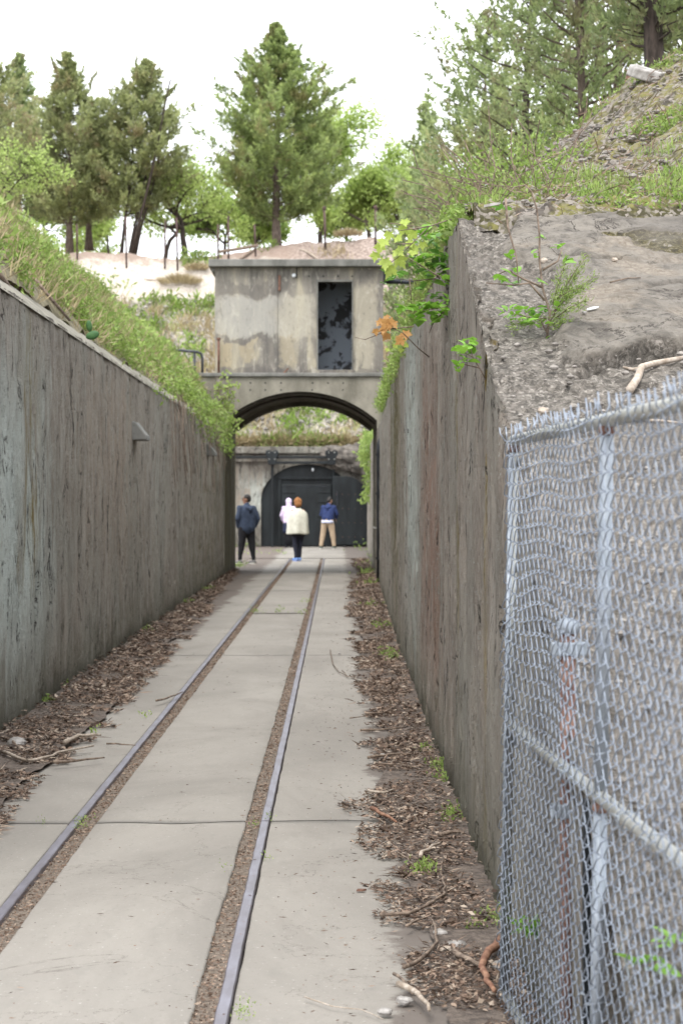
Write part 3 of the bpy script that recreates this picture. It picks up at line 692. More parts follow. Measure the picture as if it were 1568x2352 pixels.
# overhead track
tk = empty('door_track', (0, FW, 0), 'black overhead door track with two scalloped brackets above the bunker door', 'door track')
MB().box((fx(541) - 2, -.36, fz(1053)), (fx(770), -.28, fz(1048))).bevel('beam', M['black'], tk, .008)
MB().box((fx(628), -.36, fz(1066)), (fx(762), -.28, fz(1060))).bevel('beam', M['black'], tk, .008)
for xc in (625.5, 761.5):
    c = fx(xc); zt_, zb = fz(1036), fz(1069)
    pl = [(c - .21, zt_), (c - .10, zt_ + .03), (c, zt_ - .03), (c + .10, zt_ + .03), (c + .21, zt_), (c + .23, zt_ - .12), (c + .15, zt_ - .25), (c + .13, zb + .02), (c - .13, zb + .02), (c - .15, zt_ - .25), (c - .23, zt_ - .12)]
    o = MB().prism(pl, -.42, -.22).bevel('bracket', M['black'], tk, .012)
    bo = MB()
    for dx in (-.1, .1):
        for dz in (-.06, -.3): bo.ball((c + dx, -.425, zt_ + dz), .022, 6, 4)
    bo.build('bolts', M['galvrail'], o)['kind'] = 'stuff'
MB().box((fx(623), -.30, 0), (fx(629), -.2, fz(1068))).bevel('post', M['black'], tk, .01)
lamp = empty('bulkhead_lamp', at(718, 1079, FW - .05), 'small pale lamp fixed on the black arch above the door', 'lamp')
MB().ball((0,0,0), .06, 8, 6, (.7,.7,1)).build('glass', M['white'], lamp, True)
MB().tube([(0,.1,.05), (0,0,.14), (0,0,.05)], .015, 6).build('bracket', M['blackpipe'], lamp)
# broken rubble above the open leaf
def rock(name, c, r, sc=(1,1,1), seed=0, m=None, label=None, cat='rock', group=None, parent=None, nu=12, nv=8):
    b = MB().ball((0,0,0), r, nu, nv, sc); v = np.array([list(q) for q in b.v]); nz = vnoise(v / r, 1.3, seed, 3)
    v = v * (1 + nz[:, None] * .9); v = v * (1 + (vnoise(v / r, 4, seed + 3, 3) * .5)[:, None]) if nu > 12 else v
    o = link_mesh(name, v, b.f, m or M['stone'], parent, False, loc=c)
    if label: tag(o, label, cat, group)
    return o
rocks = [(790, 1045, .7, (1.2,.5,.5)), (815, 1050, .6, (1,.5,.7)), (838, 1058, .6, (1,.6,.9)), (800, 1070, .45, (1.2,.5,.4)), (780, 1062, .35, (1,.5,.6)), (850, 1080, .5, (.7,.5,.8))]
for i, (px, py, rr, sc) in enumerate(rocks):
    rock('rubble_block', at(px, py, FW - .1), rr, sc, 100 + i, M['rubble'], nu=26, nv=18, label=['wide broken concrete lump nearest the right track bracket', 'broken concrete lump above the middle of the open door leaf', 'broken concrete lump over the far end of the open leaf', 'thin slab of rubble resting just above the open leaf', 'small broken lump tucked beneath the right track bracket', 'tall rubble lump beside the pillar behind vine leaves'][i])

# ------------------------------------------------------------------ arch and guardroom
AZ, BZ = 43.0, 47.7
def bx_(x, z=AZ): return (x - HX) * z / F
def bz_(y, z=AZ): return EYE - (y - HY) * z / F
gr = empty('guardroom', (0, 0, 0), 'small concrete guardroom with an open doorway built on an arch over the path', 'building')
cx, hw, pk, Rr = -.755, 1.60, 3.90, 2.42
def arc(x): return pk - Rr + math.sqrt(max(0, Rr ** 2 - (x - cx) ** 2))
zt = bz_(862)
xs = np.linspace(cx - hw, cx + hw, 33)
poly = [(-3.0, -.1), (-3.0, zt), (1.4, zt), (1.4, -.1), (cx + hw, -.1)] + [(x, arc(x)) for x in reversed(xs)] + [(cx - hw, -.1)]
b = MB(); tris = tessellate_polygon([[Vector((p[0], p[1], 0)) for p in poly]])
for yy in (AZ, BZ):
    b = MB(); b.v = [Vector((p[0], yy, p[1])) for p in poly]; b.f = [tuple(t) for t in tris]
    b.build('arch_face', M['archw'], gr)
b = MB(); rp = [(cx + hw, -.1)] + [(x, arc(x)) for x in reversed(xs)] + [(cx - hw, -.1)]
n0 = 0; b.v += [Vector((p[0], AZ, p[1])) for p in rp] + [Vector((p[0], BZ, p[1])) for p in rp]
for i in range(len(rp) - 1): b.f.append((i, i+1, len(rp)+i+1, len(rp)+i))
b.v += [Vector((-3.0, AZ, zt)), Vector((1.4, AZ, zt)), Vector((1.4, BZ, zt)), Vector((-3.0, BZ, zt))]; k = len(b.v); b.f.append((k-4, k-3, k-2, k-1))
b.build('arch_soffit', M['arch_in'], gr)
# raised lip along the arch edge
def archband(name, y0, y1, dr_, m, par):
    b = MB(); K = len(xs); 
    for x in xs:
        nx, nz_ = (x - cx) / Rr, (arc(x) - (pk - Rr)) / Rr
        for d, y in ((dr_[0], y0), (dr_[1], y0), (dr_[1], y1), (dr_[0], y1)): b.v.append(Vector((x - nx*d, y, arc(x) - nz_*d)))
    for i in range(K-1):
        for j in range(4):
            a, c = i*4 + j, i*4 + (j+1) % 4; b.f.append((a, c, c+4, a+4))
    return b.build(name, m, par)
archband('steel_rib', AZ + .12, AZ + .3, (-.01, .05), M['rib'], gr)
archband('steel_rib', AZ + 1.6, AZ + 1.8, (-.01, .04), M['rib'], gr)
archband('arch_lip', BZ - .35, BZ + .03, (-.01, .10), M['archw'], gr)
MB().box((-3.05, AZ - .06, zt - .03), (1.42, AZ + .01, zt + .05)).bevel('string_course', M['roof'], gr, .015)
# tie holes
hb = MB()
for u in (425, 532, 645, 872, 982, 1090): hb.tube([(bx_(439 + u*.32), AZ - .003, bz_(564.5 + 985*.32)), (bx_(439 + u*.32), AZ + .02, bz_(564.5 + 985*.32))], .018, 8)
for u in (425, 532, 645, 868, 1088): hb.tube([(bx_(439 + u*.32), AZ - .003, bz_(564.5 + 1035*.32)), (bx_(439 + u*.32), AZ + .02, bz_(564.5 + 1035*.32))], .018, 8)
for u in (845, 948, 1053, 1155): hb.tube([(bx_(439 + u*.32), AZ + .097, bz_(564.5 + 215*.32)), (bx_(439 + u*.32), AZ + .12, bz_(564.5 + 215*.32))], .018, 8)
hb.build('tie_holes', M['black'], gr)['kind'] = 'stuff'
# room walls: front with doorway, sides, back, roof
X0, X1, Zr = bx_(493), bx_(880), bz_(613); D0, D1, DZ0, DZ1 = bx_(730), bx_(808), bz_(849), bz_(646)
f0 = AZ + .10
def pc(nm, a, b_, m=M['bldg'], wd=.006): return MB().box(a, b_).bevel(nm, m, gr, wd)
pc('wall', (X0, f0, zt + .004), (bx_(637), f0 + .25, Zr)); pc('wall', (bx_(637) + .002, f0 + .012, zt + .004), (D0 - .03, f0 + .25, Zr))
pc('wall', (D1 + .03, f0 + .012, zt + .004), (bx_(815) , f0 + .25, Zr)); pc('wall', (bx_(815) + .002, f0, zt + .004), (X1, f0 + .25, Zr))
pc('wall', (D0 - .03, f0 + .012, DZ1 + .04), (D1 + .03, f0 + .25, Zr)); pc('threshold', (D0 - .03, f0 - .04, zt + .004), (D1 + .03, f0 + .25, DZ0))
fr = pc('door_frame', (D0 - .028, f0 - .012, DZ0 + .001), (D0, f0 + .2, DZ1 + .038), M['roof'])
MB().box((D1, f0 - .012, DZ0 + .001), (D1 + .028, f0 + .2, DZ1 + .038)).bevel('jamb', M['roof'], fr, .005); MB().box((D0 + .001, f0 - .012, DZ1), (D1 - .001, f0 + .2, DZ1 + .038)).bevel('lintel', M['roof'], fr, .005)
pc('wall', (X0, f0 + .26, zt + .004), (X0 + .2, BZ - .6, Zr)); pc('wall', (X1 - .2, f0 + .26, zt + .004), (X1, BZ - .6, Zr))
pc('inner_wall', (X0 + .21, f0 + 1.5, zt + .004), (X1 - .21, f0 + 1.6, Zr), M['room'])
rs = [(bx_(479) , AZ - .06), (bx_(884), AZ - .06)]
pc('roof_slab', (bx_(479), AZ - .08, bz_(613)+.002), (bx_(885), BZ - .3, bz_(596)), M['roof'], .015)
pc('roof_corbel', (X0 - .07, f0 + .02, Zr - .10), (X0 - .002, BZ - .6, Zr), M['roof'], .02); pc('roof_corbel', (X1 + .002, f0 + .02, Zr - .24), (X1 + .10, f0 + 1.0, Zr), M['blackpipe'], .01)
MB().box((bx_(639), f0 - .03, bz_(667)), (bx_(644), f0 + .011, bz_(631))).bevel('iron_bar', M['rust'], gr, .004)
rp_ = MB().tube([(bx_(502.5), AZ - .02, zt + .05), (bx_(502.5), AZ - .02, bz_(778))], .026, 8).build('standpipe', M['rust'], gr, True)
MB().tube([(bx_(502.5), AZ - .02, bz_(781)), (bx_(502.5), AZ - .02, bz_(776))], .042, 8).build('collar', M['rust'], rp_)
MB().box((bx_(498), AZ - .03, bz_(900)), (bx_(507), AZ - .001, zt - .035)).bevel('stain_strip', M['archw'], gr, .004)
hk = MB().tube([(bx_(681), f0, bz_(614)), (bx_(681), f0 - .04, bz_(617)), (bx_(681), f0 - .04, bz_(639))], .014, 6).build('hook', M['blackpipe'], gr)
MB().ball((bx_(675), f0 - .03, bz_(632)), .045, 8, 6, (1,.6,1)).build('insulator', M['white'], hk, True)
MB().tube([(bx_(652), f0 - .07, zt + .05), (bx_(662), f0 - .05, zt + .15)], .02, 6).build('rusty_strap', M['rust'], gr)
MB().box((bx_(587), BZ - 2, bz_(595)), (bx_(592), BZ - 1.9, bz_(588))).build('roof_stub', M['blackpipe'], gr)

pp = empty('overhead_pipe', at(880, 646, 43.8), 'thick black pipe running from the guardroom to the right bank', 'pipe')
MB().tube([(0,0,0), (.6, 0, -.01), (1.3, 0, -.05)], .056, 12).build('pipe', M['blackpipe'], pp, True)
MB().tube([(-.02,0,0), (.04,0,0)], .075, 12).build('flange', M['blackpipe'], pp)
dp = empty('drainpipe', at(867, 1345, 39.5), 'black iron drainpipe standing against the right wall before the arch', 'drainpipe')
hh_ = (1345 - 1000) * 39.5 / F
MB().tube([(.02,0,-.1), (.02,0,hh_ - .2), (.05,.0,hh_ - .08), (.14,.0,hh_)], .042, 10).build('pipe', M['blackpipe'], dp, True)
for z_ in (.5, 1.75, 2.5): MB().tube([(.02,0,z_), (.02,0,z_ + .05)], .056, 10).build('collar', M['blackpipe'], dp)
MB().tube([(.02,.0,1.1), (-.09,0,1.12)], .012, 6).build('bracket', M['galvrail'], dp)
rl = empty('handrail', at(455, 862, 52), 'black pipe handrail among weeds left of the guardroom', 'railing')
def rel(x, y, z, o): return at(x, y, z) - o.location
MB().tube([rel(350, 800, 52, rl), rel(452, 808, 52, rl), rel(462, 812, 52, rl), rel(465, 822, 52, rl), rel(465, 880, 52, rl)], .035, 8).build('top_rail', M['blackpipe'], rl, True)
MB().tube([rel(447, 809, 52, rl), rel(447, 885, 52, rl)], .03, 8).build('post', M['blackpipe'], rl, True)
MB().tube([rel(385, 803, 52, rl), rel(385, 885, 52, rl)], .03, 8).build('post', M['blackpipe'], rl, True)

# ------------------------------------------------------------------ chain link gate
G0 = Vector((.538, 6.40, 0)); G1 = Vector((.665, 3.85, 0)); gd = (G1 - G0).normalized(); gn = Vector((-gd.y, gd.x, 0)) * -1
if gn.x > 0: gn = -gn       # towards the path
GL = 3.3; GT = 1.772; GM = .888; GB = .045
gate = empty('chain_link_gate', G0, 'galvanised chain link gate swung open along the right bank', 'gate')
def gp(t, h, o=0): return gd * t + gn * (o - .010 - (h - 1.45) * .017) + Vector((0, 0, h))
MB().tube([gp(0, 0), gp(0, GT - .01)], .0155, 14).build('frame_post', M['galvrail'], gate, True)
s2 = (G0.y - 4.80) / -gd.y
MB().tube([gp(s2, GB), gp(s2, GM - .018)], .0165, 14).build('frame_post', M['galv'], gate, True)
MB().tube([gp(s2, GM + .018), gp(s2, GT - .01)], .0165, 14).build('frame_post', M['galv'], gate, True)
MB().tube([gp(GL, 0), gp(GL, GT - .01)], .0165, 12).build('frame_post', M['galv'], gate, True)
trl = MB().tube([gp(-.01, GT), gp(GL, GT)], .0175, 14).build('frame_rail', M['galvrail'], gate, True)
MB().tube([gp(0, GM), gp(GL, GM)], .0165, 14).build('frame_rail', M['galvrail'], gate, True)
MB().tube([gp(0, GB), gp(GL, GB)], .0165, 14).build('frame_rail', M['galvrail'], gate, True)
for t_, h_ in ((.0, GT), (s2, GT), (s2, GM)):
    MB().tube([gp(t_ - .0, h_ - .036), gp(t_, h_ - .014)], .0185, 12).build('weld', M['rust'], gate, True)
MB().tube([gp(.035, .06, .014), gp(.035, GT - .04, .014)], .007, 6).build('tension_bar', M['galv'], gate, True)
def rotz(v): return Matrix.Rotation(math.atan2(gd.y, gd.x), 4, 'Z')
RG = Matrix.Rotation(math.atan2(gd.y, gd.x), 4, 'Z')
for yb in (1062, 1305, 1700, 2025):
    hb_ = EYE - (yb - HY) * G0.y / F
    Mx = RG
    bnd = MB()
    # flat strap wrapping the post and pinching the bar
    prof = []
    for k in range(9):
        a = math.pi / 2 + math.pi * k / 8; prof.append((math.cos(a) * .0185, math.sin(a) * .0185))
    prof = prof + [(.045, -.0185)] ; prof = [(.045, .0185)] + prof
    n0 = 0; ps = []
    for (px, py) in prof: ps.append(RG @ Vector((px, py, hb_ - .012)) - gn * (.010 + (hb_ - 1.45) * .017))
    for (px, py) in prof: ps.append(RG @ Vector((px, py, hb_ + .012)) - gn * (.010 + (hb_ - 1.45) * .017))
    L_ = len(prof); bnd.v = ps; bnd.f = [(i, i+1, L_+i+1, L_+i) for i in range(L_-1)]
    o = bnd.build('tension_band', M['galv'], gate); sm = o.modifiers.new('solid', 'SOLIDIFY'); sm.thickness = .003
# wires: each flattened spiral is one part
PW = .0435; HH = .0435; rw = .0019; nrow = int((GT + .035 - .03) / HH)
nw = int((GL - .03) / PW)
r = np.random.default_rng(3)
for i in range(nw):
    t0 = .03 + i * PW; pts = []
    par = i % 2; bendy = r.normal() * .002
    for k in range(nrow + 1):
        hgt = .035 + k * HH + (0 if 1 else 0); right = (k + par) % 2
        t = t0 + (PW * .5 + .003) * (1 if right else -1) + PW * .5
        sag = .006 * math.sin(hgt * 3.1 + t0 * 2) + bendy
        dmg = math.exp(-((hgt - 1.33) / .10) ** 2 - ((t0 - .22) / .22) ** 2); t += .05 * dmg; hgt -= .03 * dmg
        dm2 = math.exp(-((hgt - .70) / .14) ** 2 - ((t0 - 1.38) / .10) ** 2); t -= .035 * dm2
        bulge = .010 * math.sin(t0 * 5 + 1) * math.sin(hgt * 4.3) ** 2
        hgt += .008 * math.sin(t0 * 6.3 + hgt * 2)
        dep = .0068
        # rounded corner: front segment rises to the right node, back segment returns
        f_in = dep if right else -dep; f_out = -dep if right else dep
        s_ = 1 if right else -1
        base = .022 + bulge
        hgt -= .10 * HH * right
        pts += [gp(t + sag - s_ * .005, hgt - .0065, base + f_in), gp(t + sag, hgt - .002, base + f_in * .55), gp(t + sag, hgt + .002, base + f_out * .55), gp(t + sag - s_ * .005, hgt + .0065, base + f_out)]
    b = MB().tube(pts, rw, 5)
    # cut and twisted barb ends above the top rail
    e = pts[-1]; q = e + Vector((r.normal() * .004, r.normal() * .004, .016)); q2 = q + gd * (.012 * (1 if r.random() < .5 else -1) + r.normal() * .006) + Vector((0, 0, .014 + r.normal() * .006)) + gn * r.normal() * .006
    if i % 2: b.tube([e, q, q2], rw, 5)
    b.tube([e + gd * .004, q + gd * .003, q + gd * -.012 + Vector((0, 0, .016 + r.random() * .014))], rw, 5)
    b.build('wire', M['wire'], gate, True)
for t_, h_ in ((s2, 1.30), (s2, .40), (s2, .985), (1.95, GM), (2.25, GM), (1.2, GM), (.6, GM), (.9, GT), (2.0, GT)):
    c = gp(t_, h_); ax = (h_ in (GM, GT)); pts = []
    for k in range(14):
        a = 2 * math.pi * k / 11 - .6
        rad_ = .0195
        if ax: pts.append(c + gn * math.cos(a) * rad_ * 1.3 + Vector((0,0,1)) * math.sin(a) * rad_ + gd * (k * .0015) + gn * .004)
        else: pts.append(c + gn * math.cos(a) * rad_ * 1.3 + gd * math.sin(a) * rad_ + Vector((0, 0, k * .0018)) + gn * .004)
    pts.append(pts[-1] + gd * -.02 + gn * .012 + Vector((0,0,.003)))
    MB().tube(pts, .002, 5).build('tie_wire', M['galv'], gate, True)
# rusty gate post behind
gp0 = at(1303, HY, 5.45); rpst = empty('rusty_post', (gp0.x - .0, 5.45, 0), 'rusty brown steel post with a pale cap behind the gate mesh', 'post')
hp = EYE - (1455 - HY) * 5.45 / F
MB().tube([(0,0,-.1), (0,0,hp)], .021, 12).build('shaft', M['rust'], rpst, True)
MB().tube([(0,0,hp), (0,0,hp + .03), (0,0,hp + .042)], [.03, .03, .012], 12).build('cap', M['galv'], rpst, True)
for yb in (1490, 1862):
    z_ = EYE - (yb - HY) * 5.45 / F
    MB().box((-.045, -.024, z_ - .018), (.05, .024, z_ + .018)).bevel('hinge_strap', M['galv'], rpst, .004)
bp = empty('shadow_gap_strip', (at(1347, HY, 5.05).x, 5.05, 0), 'narrow black strip painted as the shadow gap between the wall end and the gate brace', 'post')  # black strip stands in for the shadow gap at the wall end
MB().box((-.010, -.01, -.1), (.008, .02, EYE - (1835 - HY) * 5.05 / F)).bevel('shaft', M['black'], bp, .003)
MB().box((-.014, -.014, -.1), (.012, .024, .02)).bevel('foot', M['black'], bp, .003)  # wider base of the same painted shadow strip

# ------------------------------------------------------------------ people
def remesh_eval(o, vox, smooth=2, disp=None):
    m = o.modifiers.new('r', 'REMESH'); m.mode = 'VOXEL'; m.voxel_size = vox; m.use_smooth_shade = True
    s = o.modifiers.new('s', 'SMOOTH'); s.iterations = smooth; s.factor = .5
    dg = bpy.context.evaluated_depsgraph_get(); me = bpy.data.meshes.new_from_object(o.evaluated_get(dg))
    o.modifiers.clear(); old = o.data; o.data = me; bpy.data.meshes.remove(old)
    if disp:
        co = np.empty(len(me.vertices) * 3, np.float32); me.vertices.foreach_get('co', co); co = co.reshape(-1, 3)
        no = np.empty(len(me.vertices) * 3, np.float32); me.vertices.foreach_get('normal', no); no = no.reshape(-1, 3)
        sc, stt, amp, sdd = disp; co = co + no * (vnoise(co, sc, sdd, 3, stt) * amp)[:, None]
        me.vertices.foreach_set('co', co.astype(np.float32).ravel()); me.update()
    return o
def chains(ch, k=14):
    b = MB()
    for pts, rad in ch:
        b.tube(pts, rad, k)
        for p_, r_ in zip(pts, rad): b.ball(p_, r_, 12, 8)
    return b
def hand(base, d, side, L=.19):
    """palm and five bent fingers; base wrist, d pointing direction, side thumb direction"""
    d = Vector(d).normalized(); s = Vector(side).normalized(); n_ = d.cross(s).normalized(); c = []
    b = Vector(base)
    for k in range(4):
        o = s * (.030 - .020 * k)
        root = b + d * .085 + o; ln = (.072, .080, .075, .058)[k]
        c.append(([b + o * .6, root, root + d * ln * .5 + n_ * .008, root + d * ln * .85 + n_ * .026], [.014, .0105, .009, .0075]))
    c.append(([b + d * .02 + s * .02, b + d * .055 + s * .048, b + d * .09 + s * .055 + n_ * .01], [.014, .011, .009]))
    return c
def pmat(n, a, b=None, sc=12, rough=.85, bump=.3): return simple(n, a, b or tuple(min(1, q * 1.3) for q in a), sc, rough, bump=bump, bdist=.01)
skin = pmat('skin', (.33,.18,.12), (.40,.23,.155), 20, .6); skin2 = pmat('tanned_skin', (.24,.12,.075), (.30,.16,.10), 20, .6)
hairm = pmat('dark_hair', (.012,.010,.009), (.03,.025,.022), 40, .6); sole = pmat('white_sole', (.5,.48,.43)); 
def person(px, py_foot, top_px, face, label, cloth, pose):
    """cloth: dict of materials ; pose: dict"""
    d = EYE * F / (py_foot - HY); loc = at(px, py_foot, d); loc.z = .004
    H = (py_foot - top_px) * d / F
    s = H / 1.75
    p = empty('person', loc, label, 'person', rz=math.atan2(-face[0], face[1]))
    hipw, shw = pose.get('hipw', .095), pose.get('shw', .19); fat = pose.get('fat', 1.0); lean = pose.get('lean', 0)
    sp = pose.get('spread', .13); fs = pose.get('fstep', (0, 0))
    bend = lambda z, y=0: (y + lean * max(0, z - .95) ** 1.0)
    def v(x, y, z): return Vector((x, bend(z, y), z - .25 * lean * max(0, z - .95) * .6)) * s
    head = v(pose.get('hx', 0), .02 + pose.get('hy', 0), 1.635); neck = v(0, .0, 1.47)
    B = [([v(0,0,.95), v(0,.01,1.12), v(0,.015,1.30), v(0,0,1.43), neck, head - Vector((0,0,.06*s))], [.125*s*fat, .12*s*fat, .13*s*fat, .09*s, .055*s, .05*s])]
    L = []
    for sd_, f_ in ((-1, fs[0]), (1, fs[1])):
        hip, knee, ank = v(sd_*hipw, 0, .92), v(sd_*(hipw*.45 + sp*.55), f_*.5 + .02, .50), v(sd_*sp, f_, .09)
        B.append(([hip, knee, ank], [.088*s, .055*s, .038*s])); L.append((hip, knee, ank))
    A = []
    for sd_ in (-1, 1):
        sh = v(sd_*shw, 0, 1.41); el, wr_ = pose['armR' if sd_ > 0 else 'armL']
        el, wr_ = v(*el), v(*wr_); B.append(([v(0,0,1.42), sh, el, wr_], [.06*s, .052*s, .038*s, .026*s])); A.append((sh, el, wr_))
        hd_ = (wr_ - el); B += hand(wr_, hd_, Vector((-sd_*.3, .9, 0)))
    body = chains(B, 12)
    # head: skull, jaw, nose, ears
    fy, fx_ = pose.get('look', (0, 1))[1], pose.get('look', (0, 1))[0]
    fd = Vector((fx_, fy, pose.get('nod', 0))).normalized(); sdv = Vector((fd.y, -fd.x, 0)).normalized(); upv = sdv.cross(fd).normalized()
    def hp_(r_, f_, u_): return head + sdv * r_ * s + fd * f_ * s + upv * u_ * s
    body.ball(head + fd * -.008 * s + upv * .015 * s, .088*s, 14, 10, (.95,1,1.12)); 
    body.tube([hp_(0,.02,-.02), hp_(0,.045,-.075)], [.066*s, .042*s], 12); body.ball(hp_(0,.048,-.078), .040*s)
    body.tube([hp_(0,.085,.025), hp_(0,.108,-.018)], [.009*s, .017*s], 8); body.ball(hp_(0,.104,-.018), .016*s, 8, 6)
    for q in (-1, 1): body.ball(hp_(q*.088, -.005, -.005), .024*s, 8, 6, (.5,1,1.3)); body.ball(hp_(q*.033,.078,.045), .014*s, 8, 6)
    body.tube([hp_(-.022,.082,-.052), hp_(.022,.082,-.052)], .010*s, 8)
    bo = body.build('body', cloth['skin'], p, True); remesh_eval(bo, .0075)
    eyes = MB()
    for q in (-1, 1): eyes.ball(hp_(q*.032,.083,.018), .0105*s, 8, 6)
    eyes.build('eyes', M['black'], p, True)
    # trousers
    if 'trousers' in cloth:
        T = [([v(0,0,1.0), v(0,0,.93)], [.138*s*fat, .142*s*fat])]
        lw = pose.get('legw', 1.0)
        for hip, knee, ank in L: T.append(([hip, knee, ank + Vector((0,0,.03*s))], [.115*s*fat, .078*s*lw, pose.get('cuff', .055)*s]))
        o = chains(T).build('trousers', cloth['trousers'], p, True); remesh_eval(o, .012, 3, (9, (1,1,.5), .03, 3))
    # top
    if 'top' in cloth:
        hem = pose.get('hem', .90)
        T = [([v(-.05,0,hem), v(-.06,0,1.15), v(-.07,0,1.33), v(-.06,0,1.41)], [.148*s*fat, .14*s*fat, .14*s*fat, .09*s]), ([v(.05,0,hem), v(.06,0,1.15), v(.07,0,1.33), v(.06,0,1.41)], [.148*s*fat, .14*s*fat, .14*s*fat, .09*s]),
             ([v(0,-.01,1.40), v(0,0,1.49)], [.11*s, .075*s])]
        for sh, el, wr_ in A: T.append(([v(0,0,1.40), sh, el, wr_.lerp(el, .1)], [.09*s, .082*s, .064*s, .047*s]))
        o = chains(T).build(cloth.get('topname', 'hoodie'), cloth['top'], p, True); remesh_eval(o, .012, 3, (8, (1,1,.6), .035, 5))
        co = np.empty(len(o.data.vertices) * 3, np.float32); o.data.vertices.foreach_get('co', co)
        if cloth.get('hooddown'):
            T = [([v(-.10,-.05,1.46), v(-.07,-.13,1.42), v(0,-.155,1.38), v(.07,-.13,1.42), v(.10,-.05,1.46), v(.07,.06,1.44)], [.03*s,.05*s,.062*s,.05*s,.03*s,.02*s]), ([v(-.07,.06,1.44), v(-.10,-.05,1.46)], [.02*s, .03*s])]
            oh = chains(T).build('hood', cloth['top'], p, True); remesh_eval(oh, .01, 3, (14, (1,1,1), .02, 6))
    # shoes
    for hip, knee, ank in L:
        a = Vector((ank.x, ank.y, 0)); b = MB()
        tox = pose.get('toe', 0)
        b.tube([a + Vector((0,-.08*s,.05*s)), a + Vector((0,.02*s,.055*s)), a + Vector((tox*.1,.12*s,.045*s)), a + Vector((tox*.14,.18*s,.035*s))], [.040*s,.046*s,.043*s,.028*s], 12)
        b.tube([ank + Vector((0,0,.03*s)), a + Vector((0,-.01,.05*s))], [.042*s,.044*s], 12)
        o = b.build('shoe', cloth['shoe'], p, True); remesh_eval(o, .009)
        b = MB(); b.v = []; so = []
        for k in range(14):
            an = 2*math.pi*k/14; so.append((a.x + tox*.05 + math.cos(an)*.047*s, a.y + .05*s + math.sin(an)*.145*s))
        b.v = [Vector((q[0], q[1], 0)) for q in so] + [Vector((q[0], q[1], .028*s)) for q in so]
        b.f = [tuple(reversed(range(14))), tuple(range(14, 28))] + [(k, (k+1)%14, 14+(k+1)%14, 14+k) for k in range(14)]
        b.build('sole', cloth.get('sole', sole), o)
    if cloth.get('hair'):
        b = MB().ball(hp_(0,-.022,.045), .094*s, 16, 12, (.98,.98,.95)); b.ball(hp_(0,-.045,.0), .080*s, 12, 9)
        o = b.build('hair', cloth['hair'], p, True); remesh_eval(o, .008, 2, (40, (1,1,1), .012, 2))
    if cloth.get('glasses'):
        g = MB()
        for q in (-1, 1):
            c = hp_(q*.034,.102,.018); g.tube([c + sdv*math.cos(t*.785)*.024*s + upv*math.sin(t*.785)*.018*s for t in range(9)], .0028*s, 5, False); g.tube([hp_(q*.058,.10,.022), hp_(q*.094,.0,.018)], .003*s, 5)
        g.tube([hp_(-.01,.104,.02), hp_(.01,.104,.02)], .003*s, 5); g.build('glasses', M['black'], p, True)
    return p, v, hp_, s
navy = pmat('navy_fleece', (.022,.032,.055), (.04,.055,.09)); blk = pmat('black_cotton', (.007,.007,.009), (.014,.014,.017))
person(567, 1296, 1137, (-.55, .83), 'standing man in a dark navy hoodie and black trousers looking left, hands in pockets',
       dict(skin=skin2, top=navy, trousers=blk, shoe=pmat('grey_canvas', (.13,.125,.12)), hair=hairm, glasses=True, hooddown=True),
       dict(armL=((-.30,-.03,1.15), (-.20,.08,.93)), armR=((.29,-.06,1.15), (.24,.04,.92)), spread=.17, fat=1.22, shw=.205, legw=1.15, cuff=.05, look=(-.75,.65), hem=.93, fstep=(.05,-.05), toe=-.2))
pnk = pmat('lilac_cotton', (.55,.45,.62), (.66,.56,.72)); 
p2, v2, h2, s2_ = person(663, 1257.5, 1146, (.15, 1), 'woman in a lilac hooded top and long dark skirt, back turned, facing the black door',
       dict(skin=skin, top=pnk, shoe=pmat('black_shoe', (.02,.02,.025)), sole=blk),
       dict(armL=((-.27,.0,1.16), (-.24,.14,.97)), armR=((.27,.0,1.16), (.22,.14,.97)), fat=1.05, hem=.93, shw=.18, spread=.09))
def loft(rings, k, name, m, parent, pleat=(0, 6), sd_=0, thick=.006):
    """rings: (centre xyz, rx, ry)"""
    V = []
    for i, (c, rx, ry) in enumerate(rings):
        for j in range(k):
            a = 2*math.pi*j/k; f = 1 + pleat[0] * (i / (len(rings)-1)) * math.sin(pleat[1]*a + sd_ + .5*math.sin(2*a)) 
            V.append((c[0] + math.cos(a)*rx*f, c[1] + math.sin(a)*ry*f, c[2] + pleat[0]*.1*(i/(len(rings)-1))*math.sin(3*a+1)))
    f = [(i*k+j, i*k+(j+1)%k, (i+1)*k+(j+1)%k, (i+1)*k+j) for i in range(len(rings)-1) for j in range(k)]
    o = link_mesh(name, V, f, m, parent); md = o.modifiers.new('solid', 'SOLIDIFY'); md.thickness = thick; md.offset = 0; return o
dks = pmat('dark_skirt_cloth', (.010,.014,.035), (.018,.024,.055))
loft([((0,0,.96*s2_), .165*s2_, .13*s2_), ((0,0,.85*s2_), .20*s2_, .17*s2_), ((0,0,.6*s2_), .21*s2_, .18*s2_), ((0,0,.52*s2_), .205*s2_, .185*s2_)], 40, 'skirt', dks, p2, (.05, 9), 1)
loft([((0,.02,.8*s2_), .13*s2_, .11*s2_), ((0,.02,.4*s2_), .14*s2_, .12*s2_), ((0,.02,.06*s2_), .14*s2_, .13*s2_)], 30, 'underskirt', blk, p2, (.05, 7), 1)
b = MB().ball(h2(0,-.02,.02), .112*s2_, 16, 12, (1,1.02,1.15)); b.tube([h2(0,-.03,-.05), v2(0,-.03,1.43)], [.095*s2_, .10*s2_], 14)
# open the hood at the face by keeping only points behind it
hood = b.build('hood', pnk, p2, True); remesh_eval(hood, .009, 3, (14, (1,1,1), .02, 6))
